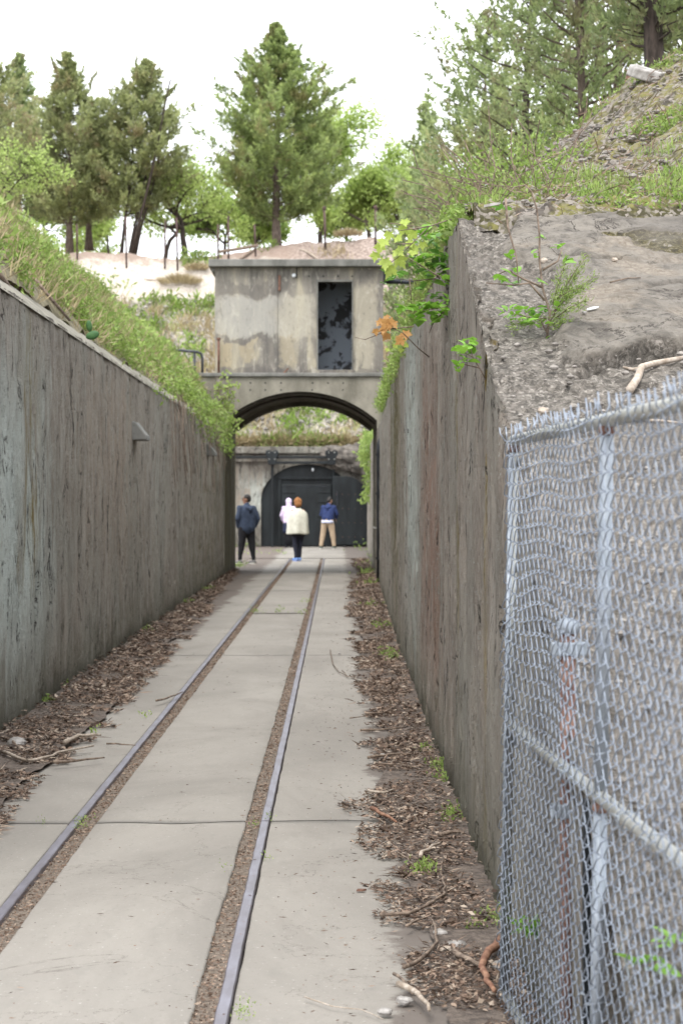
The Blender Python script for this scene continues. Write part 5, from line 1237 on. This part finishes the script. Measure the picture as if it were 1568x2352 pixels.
for i, (px, py, a, m, lb_) in enumerate([(1262, 448, .7, 'palestick', 'pale wood chip lying on the mound above the curving sapling'), (1397, 466, .1, 'palestick', 'flat white chip on the right of the mound'), (1348, 450, .2, 'stone', 'small white stone in the grass of the mound'), (1130, 500, .3, 'stone', 'dark flat stone projecting at the left corner of the bank')]):
    o = on_mound(px, py); slabstone('chip', o, .045, .014, .006, M[m], lb_, 10 + i, (0, -.2, a), 'chip')
for i, (px, py, sz, m, lb_) in enumerate([(1248, 632, .016, 'palestick', 'cream pebble right of the sapling on the crust'), (1410, 632, .012, 'palestick', 'yellowish pebble on the crust below the moss patch'), (1360, 748, .014, 'white', 'white paper scrap lying on the cracked crust'), (1340, 757, .009, 'stone', 'small white chip beside the paper scrap'), (1185, 960, .018, 'stone', 'pale green stone low on the rough bank'), (1247, 950, .017, 'palestick', 'pinkish stone beside the gate top rail')]):
    o = on_apron(px, py); 
    if m == 'white': slabstone('paper_scrap', o + Vector((0,0,.012)), .034, .012, .002, M[m], lb_, 20 + i, (.3, -.25, .3), 'litter')
    else: rock('pebble', o + Vector((0,0,.01)), sz, (1.3,1,.8), 30 + i, M[m], lb_, 'pebble')

# sticks lying in the litter and on the path: (points px), ground
def gp_(px, py, h_=.02): d = EYE * F / (py - HY); o = at(px, py, d); o.z = h_; return o
def stick(pts, rad, m, label, h_=.03, name='stick'):
    P_ = [gp_(a, c, h_ + rad) for a, c in pts]; q = []
    for i in range(len(P_) - 1):
        for f in (0, .33, .66): q.append(P_[i].lerp(P_[i+1], f) + Vector((random.gauss(0, rad*.5), random.gauss(0, rad*.5), abs(random.gauss(0, rad*.3)))))
    q.append(P_[-1]); n = len(q)
    return tag(MB().tube(q, [rad * (1 - .55*i/(n-1)) for i in range(n)], 7).build(name, M[m], None, True), label, 'stick')
S = [([(873, 2125), (935, 2122), (990, 2098), (1018, 2075), (1020, 2050), (1013, 2028), (1018, 1990)], .0075, 'stick', 'long S-shaped dark stick crossing from the path into the right litter'),
 ([(930, 2250), (975, 2225), (1003, 2188), (998, 2155), (990, 2135)], .008, 'stick', 'bent grey stick pointing onto the path near the bottom of the view'),
 ([(1145, 2190), (1108, 2235), (1115, 2275), (1135, 2310)], .017, 'redstick', 'thick reddish forked root beside the gate foot'),
 ([(1040, 2215), (1075, 2232), (1120, 2262)], .011, 'stick', 'dark half-buried branch left of the reddish root'),
 ([(915, 2290), (955, 2315), (985, 2352)], .012, 'palestick', 'pale split branch at the bottom edge of the litter'),
 ([(700, 2300), (760, 2322), (830, 2330), (880, 2352)], .0025, 'palestick', 'thin straw-coloured stem lying on the path at the bottom'),
 ([(905, 2262), (930, 2285), (948, 2310)], .006, 'stick', 'short thin twig above the pale split branch'),
 ([(838, 1651), (880, 1650), (900, 1640), (912, 1628)], .008, 'stick', 'upturned dark stick reaching onto the path midway along'),
 ([(805, 1655), (840, 1650)], .005, 'stick', 'short twig end sticking out over the path edge midway'),
 ([(820, 1508), (870, 1506)], .010, 'stick', 'straight dark stick across the right path edge, farthest but one'),
 ([(828, 1690), (895, 1688), (935, 1682)], .008, 'stick', 'long brown stick parallel to the upturned one'),
 ([(842, 1755), (900, 1748), (960, 1745)], .010, 'stick', 'brown branch with a pale stone at its end'),
 ([(862, 1768), (920, 1770), (955, 1778)], .006, 'stick', 'thin dark stick just below the brown branch'),
 ([(845, 1833), (880, 1838), (905, 1830)], .009, 'palestick', 'pale broken stick on the path side of the litter'),
 ([(850, 1875), (880, 1892), (910, 1908)], .012, 'redstick', 'knobbly reddish stick in the middle of the right litter'),
 ([(955, 1918), (985, 1905), (1015, 1900)], .007, 'stick', 'slender curved stick against the middle of the right wall foot'),
 ([(1010, 1940), (1040, 1932), (1065, 1935)], .012, 'stick', 'stout dark stick close to the wall'),
 ([(965, 1988), (990, 1965), (1012, 1955)], .010, 'palestick', 'pale chunky branch left of the stout dark stick'),
 ([(912, 1975), (935, 1990), (948, 2006)], .005, 'stick', 'thin twig below the pale chunky branch'),
 ([(758, 1497), (765, 1530), (778, 1548), (798, 1558)], .006, 'stick', 'hooked thin twig lying on the open path'),
 ([(785, 1545), (800, 1560)], .005, 'stick', 'short forked twig at the tip of the hooked twig'),
 ([(936, 2150), (950, 2140), (975, 2130)], .006, 'stick', 'small dark curved twig on the damp path edge'),
 ([(815, 1465), (848, 1467)], .005, 'stick', 'small straight stick farthest along the right path edge'),
 ([(877, 2076), (840, 2088)], .0, 'stick', ''),
 ([(150, 1723), (175, 1708), (232, 1704)], .016, 'palestick', 'pale curved branch in the left litter'),
 ([(0, 1740), (60, 1765), (95, 1758), (155, 1740), (215, 1728)], .012, 'palestick', 'long grey branch lying through the left litter'),
 ([(120, 1768), (180, 1762), (240, 1755)], .010, 'stick', 'brown stick just below the long grey branch'),
 ([(245, 1722), (280, 1723), (312, 1725)], .006, 'stick', 'thin light twig on the inner edge of the left litter'),
 ([(5, 1708), (35, 1722), (48, 1738)], .012, 'stick', 'short brown piece of bark at the left edge'),
 ([(360, 1622), (395, 1612), (420, 1600)], .009, 'stick', 'dark stick high in the left litter bed'),
 ([(560, 2278), (0, 0)], 0, '', '')]
for pts, rad, m, lb_ in S:
    if rad > 0: stick(pts, rad, m, lb_, .012 if pts[0][0] in (700, 758, 785, 805) else .03)
bark_ = slabstone('bark_chip', gp_(829, 2051, .012), .022, .010, .004, M['rust'], 'single rust brown bark chip lying alone on the path', 51, (0, 0, .4), 'bark chip')
for i, (px, py, sz, m, lb_) in enumerate([(928, 2287 + 25, .020, 'stone', 'blue-grey stone at the path edge near the bottom'), (883, 2325 + 12, .018, 'stone', 'rounded grey stone at the bottom beside the straw stem'), (1048, 2185, .028, 'stone', 'large tan stone between the reddish root and the wall'), (1025, 2195, .02, 'palestick', 'cream stone left of the large tan stone'), (1010, 2120 + 35, .02, 'stone', 'grey stone in the damp patch'), (905, 1920, .0, '', ''), (982, 1880 + 75, .018, 'palestick', 'orange-tan stone amid the twigs'), (934, 1524, .022, 'white', 'white lump of plaster by the foot of the right wall'), (880, 1753 - 10, .018, 'stone', 'pale stone at the tip of the brown branch'), (779, 1594 - 90, .012, 'stone', 'small dark pebble alone on the path'), (1150, 2235, .03, 'stone', 'grey rock at the gate foot'), (40, 1718, .05, 'stone', 'brown rock against the left wall foot')]):
    if sz: rock('stone', gp_(px, py, sz * .4 + .012), sz, (1.3,1,.7), 60 + i, M[m], lb_, 'stone')

# leaf shapes
def leafmesh(name, m, shape='oval', L=.05, W=.03, k=9):
    if shape == 'maple':
        out = [(0,0),(.22,.02),(.30,-.10),(.52,-.06),(.42,.16),(.75,.22),(.62,.34),(.98,.60),(.66,.60),(.56,.72),(.40,.62),(.36,.95),(.22,.88),(0,1.35),(-.22,.88),(-.36,.95),(-.40,.62),(-.56,.72),(-.66,.60),(-.98,.60),(-.62,.34),(-.75,.22),(-.42,.16),(-.52,-.06),(-.30,-.10),(-.22,.02)]
        v = [Vector((x*L*.62, y*L*.75, -.12*L*(x*x) - .1*L*y*y)) for x, y in out] + [Vector((0, L*.3, .03*L))]
        f = [(i, (i+1) % len(out), len(out)) for i in range(len(out))]
    else:
        v = []; f = []
        for i in range(k):
            t = i / (k-1); w_ = W * math.sin(math.pi * t ** (.8 if shape == 'oval' else .55)) ** .75 * .5
            y = L * t; z = -.18 * L * t * t; v += [Vector((-w_, y, z + w_*.35)), Vector((0, y, z)), Vector((w_, y, z + w_*.35))]
        f = [(3*i+j, 3*i+j+1, 3*i+j+4, 3*i+j+3) for i in range(k-1) for j in (0, 1)]
    me = bpy.data.meshes.new(name); me.from_pydata([tuple(q) for q in v], [], f); me.polygons.foreach_set('use_smooth', np.ones(len(f), bool)); me.materials.append(M[m]); me.update(); return me
LM = dict(maple=[leafmesh('lobed_leaf', 'maple', 'maple', .072 * s_) for s_ in (1, .8)], orange=[leafmesh('lobed_leaf_orange', 'orange', 'maple', .07 * s_) for s_ in (1, .8)],
          oval=[leafmesh('round_leaf', 'leaf', 'oval', .080 * s_, .058 * s_) for s_ in (1, .8, .6)], dark=[leafmesh('dark_leaf', 'leafb', 'oval', .075 * s_, .045 * s_) for s_ in (1, .75)], small=[leafmesh('little_leaf', 'leaf', 'oval', .046 * s_, .028 * s_) for s_ in (1, .7)])
def plant(name, base, stems, label, leaves, cat='plant', seed=0, stem_mat='stick', srad=.004, group=None):
    """stems: list of pixel polylines with depth; leaves: list of (px, py, d, kind, scale)"""
    r = random.Random(seed); root = empty(name, base, label, cat, group)
    for st in stems:
        P_ = [at(*q) - base for q in st]; n = len(P_)
        MB().tube(P_, [srad * (1 - .6*i/max(1, n-1)) for i in range(n)], 6).build('stem', M[stem_mat], root, True)
    for (px, py, d, kind, sc_) in leaves:
        ml = LM[kind]; me = r.choice(ml); p_ = at(px, py, d) - base
        if kind in ('maple', 'orange'):
            e = Matrix.Rotation(r.uniform(-.9, .9), 4, 'Y') @ Matrix.Rotation(r.uniform(-2.2, -1.2), 4, 'X')
        else: e = Matrix.Rotation(r.uniform(0, 6.28), 4, 'Z') @ Matrix.Rotation(r.uniform(-.3, .9), 4, 'X') @ Matrix.Rotation(r.uniform(-.5, .5), 4, 'Y')
        inst('leaf', me, root, Matrix.Translation(p_) @ e @ Matrix.Scale(sc_ * r.uniform(.8, 1.2), 4))
    return root
rr = random.Random(12)
def cluster(cx_, cy_, d, n, kind, sp, sc_=1.): return [(cx_ + rr.gauss(0, sp), cy_ + rr.gauss(0, sp * .6), d + rr.gauss(0, .05), kind, sc_) for _ in range(n)]
# maple spray reaching left from the corner
dM = 10.9
lv = []
for (cx_, cy_) in [(868, 595), (885, 610), (905, 588), (895, 548), (885, 565), (915, 560), (925, 535), (945, 545), (930, 570), (950, 580), (915, 605), (900, 625), (962, 572), (875, 575), (938, 592), (925, 520)]: lv.append((cx_ + rr.gauss(0, 4), cy_ - 16, dM + rr.gauss(0, .06), 'maple', 1))
plant('maple_sapling', at(1075, 500, dM), [[(1075, 500, dM), (1030, 505, dM), (985, 520, dM), (945, 560, dM), (915, 590, dM), (880, 615, dM)], [(985, 520, dM), (950, 525, dM), (915, 530, dM)], [(945, 560, dM), (900, 560, dM)]], 'maple shoot with yellow-green lobed leaves reaching left from the wall corner', lv, seed=1)
lv = [(cx_, cy_, 12.2 + rr.gauss(0, .05), 'orange', 1) for cx_, cy_ in [(868, 735), (885, 725), (895, 740), (880, 752), (905, 735), (862, 755), (915, 770), (932, 760), (925, 778), (890, 765)]]
lv += [(cx_, cy_, 12.2, 'maple', .6) for cx_, cy_ in [(905, 790), (890, 800), (920, 800), (935, 790)]]
plant('maple_shoot', at(985, 820, 12.4), [[(985, 820, 12.4), (960, 800, 12.3), (925, 765, 12.2), (895, 750, 12.2), (870, 745, 12.2)], [(950, 750, 12.2), (900, 755, 12.2), (838, 780, 12.2), (815, 775, 12.2)]], 'small shoot with orange lobed leaves hanging left of the wall top', lv, seed=2)
# round-leaved shrub draping the wall
d1 = 11.2; lv = []
for cx_, cy_, n, kd in [(918, 712, 5, 'oval'), (945, 705, 5, 'oval'), (965, 715, 6, 'oval'), (985, 705, 6, 'oval'), (1005, 715, 7, 'oval'), (1020, 720, 6, 'oval'), (1040, 690, 6, 'oval'), (1060, 715, 6, 'oval'), (1075, 730, 6, 'oval'), (960, 735, 5, 'oval'), (990, 735, 5, 'oval'),
    (1030, 645, 4, 'oval'), (1055, 625, 5, 'oval'), (1075, 605, 4, 'oval')]: lv += cluster(cx_, cy_, d1, n + 1, kd, 10)
plant('round_leaf_shrub', at(1100, 640, d1), [[(1130, 640, d1), (1085, 665, d1), (1050, 655, d1), (1020, 640, d1)], [(1085, 665, d1), (1060, 690, d1), (1020, 705, d1), (960, 715, d1), (915, 712, d1)], [(1060, 690, d1), (1075, 725, d1)], [(1020, 715, d1), (995, 740, d1), (985, 765, d1)], [(1050, 655, d1), (1000, 630, d1), (950, 600, d1), (918, 580, d1)]], 'shrub with bright round leaves draped over the wall top in front of the pipe', lv, seed=3)
d2 = 11.6; lv = []
for cx_, cy_, n, kd in [(905, 640, 3, 'dark'), (925, 632, 3, 'dark'), (990, 560, 3, 'dark'), (1000, 600, 4, 'dark'), (1020, 590, 4, 'dark'), (1035, 550, 3, 'dark'), (1045, 600, 4, 'dark'), (975, 600, 3, 'oval'), (965, 620, 3, 'dark'), (985, 680, 3, 'dark'), (1000, 690, 3, 'dark'), (1040, 510, 3, 'oval'), (960, 590, 4, 'oval'), (980, 540, 4, 'oval'), (985, 640, 5, 'oval'), (1010, 620, 3, 'dark')]: lv += cluster(cx_, cy_, d2, n + 3, kd, 13)
plant('vine', at(1085, 520, d2), [[(1085, 520, d2), (1050, 560, d2), (1040, 600, d2), (1000, 640, d2), (975, 680, d2)], [(1050, 560, d2), (1005, 545, d2), (985, 540, d2)], [(1000, 640, d2), (950, 645, d2), (905, 640, d2)], [(1010, 640, d2), (985, 620, d2), (970, 590, d2)], [(940, 640, d2), (945, 700, d2)]], 'tangled vine with drooping dark and bronze leaves beside the wall corner', lv, seed=4)
d3 = 8.6; lv = []
for cx_, cy_, n in [(1075, 780, 4), (1065, 800, 5), (1085, 795, 4), (1060, 820, 5), (1052, 838, 5), (1075, 830, 4), (1088, 815, 4), (1045, 800, 4)]: lv += cluster(cx_, cy_, d3, n, 'oval', 6, .62)
plant('wall_sprig', at(1113, 870, d3), [[(1115, 872, d3), (1100, 845, d3), (1085, 820, d3), (1075, 780, d3)], [(1100, 845, d3), (1070, 838, d3), (1050, 835, d3)], [(1085, 820, d3), (1062, 808, d3)]], 'small leafy sprig growing out of the wall face below the corner', lv, seed=5, srad=.003)
# curved sapling and little bush on the crust
bs = on_apron(1255, 775); dS = bs.y
lv = []
for cx_, cy_, n, kd, sc_ in [(1225, 425, 3, 'dark', .5), (1150, 478, 5, 'dark', .6), (1240, 545, 3, 'small', .9), (1230, 585, 3, 'small', 1), (1175, 590, 5, 'small', 1.2), (1180, 625, 5, 'small', 1.2), (1290, 600, 5, 'small', 1.2), (1160, 650, 4, 'small', 1), (1235, 650, 4, 'small', 1.2), (1140, 635, 4, 'small', 1), (1190, 655, 4, 'dark', .5), (1285, 570, 4, 'small', 1)]: lv += cluster(cx_, cy_, dS, n, kd, 6, sc_)
sap = plant('sapling', bs, [[(1255, 775, dS), (1262, 720, dS), (1245, 660, dS), (1238, 600, dS), (1238, 540, dS), (1232, 480, dS), (1220, 440, dS), (1205, 425, dS), (1180, 430, dS), (1160, 455, dS)], [(1245, 660, dS), (1200, 640, dS), (1165, 620, dS), (1140, 632, dS)], [(1250, 690, dS), (1215, 650, dS), (1180, 655, dS), (1115, 650, dS)], [(1160, 455, dS), (1165, 520, dS), (1185, 590, dS), (1190, 650, dS)], [(1245, 620, dS), (1280, 600, dS), (1290, 570, dS)]], 'thin bare sapling curving over at the top, rooted in the crack of the crust', lv, seed=6, srad=.0055)
lv = []
for cx_, cy_, n, kd, sc_ in [(1180, 725, 10, 'small', 1), (1205, 735, 10, 'small', 1.2), (1225, 720, 9, 'dark', .45), (1245, 715, 9, 'dark', .45), (1200, 715, 8, 'small', 1), (1265, 705, 6, 'small', 1), (1255, 790, 6, 'small', .7), (1235, 740, 6, 'small', 1), (1165, 715, 6, 'small', .8)]: lv += cluster(cx_, cy_, dS, n, kd, 7, sc_)
plant('low_bush', bs + Vector((-.02, -.03, 0)), [[(1258, 770, dS), (1240, 735, dS), (1200, 725, dS), (1170, 720, dS)], [(1255, 760, dS), (1265, 710, dS)]], 'low leafy bush at the foot of the curving sapling', lv, seed=7)
# feathery seedling right of the sapling
r = np.random.default_rng(66); fe = empty('feathery_seedling', bs + Vector((.03, 0, .02)), 'feathery yellow-green seedling leaning right of the sapling', 'plant')
b = MB(); C_ = []; D_ = []
for (a, c) in [((1262, 740), (1330, 620)), ((1270, 715), (1365, 635)), ((1268, 700), (1300, 595)), ((1275, 730), (1345, 690)), ((1285, 680), (1345, 590)), ((1262, 745), (1325, 745)), ((1255, 730), (1170, 750)), ((1270, 690), (1340, 660))]:
    A_, B_ = at(*a, dS) - fe.location, at(*c, dS + rr.uniform(-.08, .08)) - fe.location; b.tube([A_, A_.lerp(B_, .5) + Vector((0,0,.01)), B_], [.003, .002, .001], 5)
    for k in range(260):
        f = r.random(); C_.append(list(A_.lerp(B_, f) + Vector(r.normal(size=3) * .012))); D_.append(list((B_ - A_).normalized() + Vector(r.normal(size=3) * .7)))
b.build('stem', M['stick'], fe, True); v, q = kites(np.array(C_), np.array(D_), .022, .0035, r); link_mesh('needles', v, q, M['weed'], fe, False, r.random(len(C_)))
# weeds hanging along the right wall top
n = 2100; z = 10.6 + 25 * r.random(n) ** .8; dr_ = r.random(n) ** 2 * np.interp(z, [10.6, 12, 15, 20, 30, 36], [.10, .10, .08, .10, .16, .25]) * np.clip(vnoise(np.stack([z, z*0, z*0], 1), .9, 7, 3) * 4 + .7, .05, 1.8)
p = np.stack([XR(z) - .01 - .10 * r.random(n) * np.interp(z, [10, 36], [.5, .8]) + .12 * r.random(n), z, topR(z) + .03 + .07*r.random(n) - dr_], 1)
scatter_blades('wall_top_weeds', p, M['weed'], 'green weeds hanging along the top edge of the right wall', 'weeds', .045, .022, 24, 6, (-.2, 0, .5), .75, jit=.035)
n = 900; z = 11 + 4.5 * r.random(n); x = .70 + .62 * r.random(n); p = np.stack([x, z, mound_pt(x, z) + .36 * r.random(n) ** 1.8], 1); k = vnoise(p, 2.6, 77, 3) > .0
scatter_blades('corner_brush', p[k], M['weed'], 'thicket of pale green brush on top of the wall corner', 'brush', .034, .015, 25, 7, (-.2, 0, .6), .8, jit=.04)
vb = MB()
for i in range(70):
    p0 = Vector((.72 + .5*r.random(), 10.8 + 2.6*r.random(), 3.15)); d = Vector((r.normal()*.5 - .25, r.normal()*.2, 1)).normalized(); pts = [p0]
    for k in range(6): d = (d + Vector((r.normal()*.18 - .05, r.normal()*.1, -.07))).normalized(); pts.append(pts[-1] + d * (.06 + .06*r.random()))
    vb.tube(pts, .0035, 4, False)
tag(vb.build('brush_stems', M['stick'], None), 'thin brown stems of the thicket on the wall corner', 'brush', kind='stuff')
# creeper hanging beyond the arch on the right
n = 330; py = 990 + 160 * r.random(n); p = np.array([list(at(835 + 22 * r.random() - 8 * math.sin(y_ * .05), y_, 53 + 2*r.random())) for y_ in py])
scatter_blades('hanging_vine', p, M['limedark'], 'bright green vine hanging down beyond the right side of the arch', 'creeper', .10, .065, 26, 4, (0, 0, -.4), .8, jit=.05)
# weeds at wall feet
def foot_weeds(spots, label, seed, sc_=1):
    r = np.random.default_rng(seed); P_ = []; S_ = []
    for px, py, n_, w_ in spots:
        n_ = int(n_ * .38)
        d = EYE * F / (py - HY); c = at(px, py, d); c.z = .03
        for _ in range(n_): P_.append([c.x + r.normal() * w_, c.y + r.normal() * w_ * 2.5, .02 + abs(r.normal()) * w_ * .6]); S_.append(.022 * (d / 12) ** .5)
    return scatter_blades('foot_weeds', np.array(P_), M['limedark'], label, 'weeds', np.array(S_) * sc_, np.array(S_) * .5 * sc_, seed, 5, (0, 0, .7), .7, jit=.012)
foot_weeds([(840, 1320, 90, .10), (850, 1345, 50, .08), (855, 1395, 40, .08), (880, 1445, 60, .06), (888, 1510, 90, .05), (850, 1300, 50, .15), (895, 1520, 50, .05), (830, 1265, 50, .25), (1010, 1770, 110, .03), (1018, 1800, 60, .025), (975, 1730, 30, .02), (1045, 1878, 60, .03), (1030, 1890, 50, .03), (975, 2010, 120, .025), (1140, 2120, 50, .02), (1105, 1950, 20, .012), (1085, 2140, 20, .015)], 'small green weeds along the foot of the right wall', 301)
foot_weeds([(140, 1583, 40, .03), (115, 1616, 60, .025), (335, 1455, 30, .05), (430, 1390, 60, .06), (470, 1360, 60, .07), (545, 1305, 90, .14), (600, 1252, 110, .22), (580, 1275, 60, .25), (640, 1275, 30, .2), (330, 1650, 14, .02), (220, 1690, 12, .02)], 'small green weeds along the foot of the left wall', 302)
foot_weeds([(190, 1903, 40, .012), (620, 1886, 14, .01), (585, 1905, 14, .01), (200, 1895, 20, .02), (560, 2335, 30, .02), (555, 2345, 24, .015), (700, 1385, 40, .05), (590, 1408, 60, .05), (645, 1409, 60, .06), (690, 1412, 40, .05), (100, 1897, 10, .01), (515, 2000, 10, .01), (612, 1980, 14, .01)], 'tiny green weeds in the joints and beside the rails', 303, .55)
# plants behind the gate
def ground_plant(px, py, d, n_, kind, label, seed, sc_):
    b0 = at(px, py, d); l_ = [(px + rr.gauss(0, 14), py + rr.gauss(0, 12), d + rr.gauss(0, .05), kind, sc_) for _ in range(n_)]
    plant('weed_plant', b0, [[(px, py + 30, d), (px, py, d)], [(px, py + 20, d), (px + 15, py - 10, d)]], label, l_, seed=seed)
ground_plant(1215, 2135, 6.32, 34, 'small', 'leafy weed against the wall behind the near part of the gate mesh', 8, 1.0)
ground_plant(1490, 2215, 4.36, 9, 'small', 'light green weed low behind the gate on the right', 9, 1.2)
ground_plant(1550, 2165, 4.42, 9, 'small', 'light green weed at the right edge behind the gate', 10, 1.3)
# prickly pears on the left bank
def pear(px, py, d, pads, label):
    b0 = at(px, py, d); root = empty('prickly_pear', b0, label, 'cactus')
    for (dx, dy, w_, h_, rot) in pads:
        o = MB().ball((0,0,0), 1, 14, 10, (w_, .016, h_)).build('pad', M['cactus'], root, True); o.location = (dx, 0, dy); o.rotation_euler = (.1, rot, .2)
pear(213, 770, 17.2, [(0, 0, .036, .058, 1.25), (-.028, .078, .026, .048, -.12)], 'two-pad prickly pear cactus on the left bank above the wall')
pear(22, 525, 22, [(0, 0, .045, .06, .6), (-.07, .05, .075, .04, .1)], 'small prickly pear at the left edge of the bank')
# logs on left bank
def log(pts, rad, m, label): tag(MB().tube([at(*q) for q in pts], [rad, rad*1.1, rad*.9, rad*.6][:len(pts)], 8).build('log', M[m], None, True), label, 'log')
log([(0, 632, 15), (15, 652, 15.5), (45, 700, 16.5)], .02, 'stick', 'dark fallen branch at the left edge of the bank')
log([(0, 470, 32), (40, 508, 32), (75, 545, 32), (120, 600, 32)], .05, 'palestick', 'weathered grey log along the crest of the left bank')
log([(80, 640, 18), (130, 700, 18), (160, 735, 18.5)], .014, 'stick', 'thin dead branch lying down the left bank')
# dead root on apron behind the gate
o = on_apron(1470, 880)
def alog(pts, rad, m, label):
    P_ = []
    for a, c in pts:
        q = on_apron(a, c); P_.append(q + Vector((0, 0, rad * 1.2)))
    tag(MB().tube(P_, [rad * (1 - .5*i/(len(P_)-1)) for i in range(len(P_))], 7).build('root', M[m], None, True), label, 'root')
alog([(1445, 912), (1462, 885), (1472, 860), (1500, 848), (1540, 838), (1568, 832)], .018, 'palestick', 'forked pale root lying on the rough bank above the gate rail')
alog([(1472, 862), (1452, 850), (1430, 845)], .010, 'palestick', 'short side branch of the pale root on the bank')
alog([(1380, 970), (1450, 972), (1520, 975), (1568, 978)], .008, 'palestick', 'straight pale stick just under the gate top rail')
alog([(1400, 700), (1440, 692), (1470, 690)], .004, 'stick', 'thin dark root on the smooth crust')
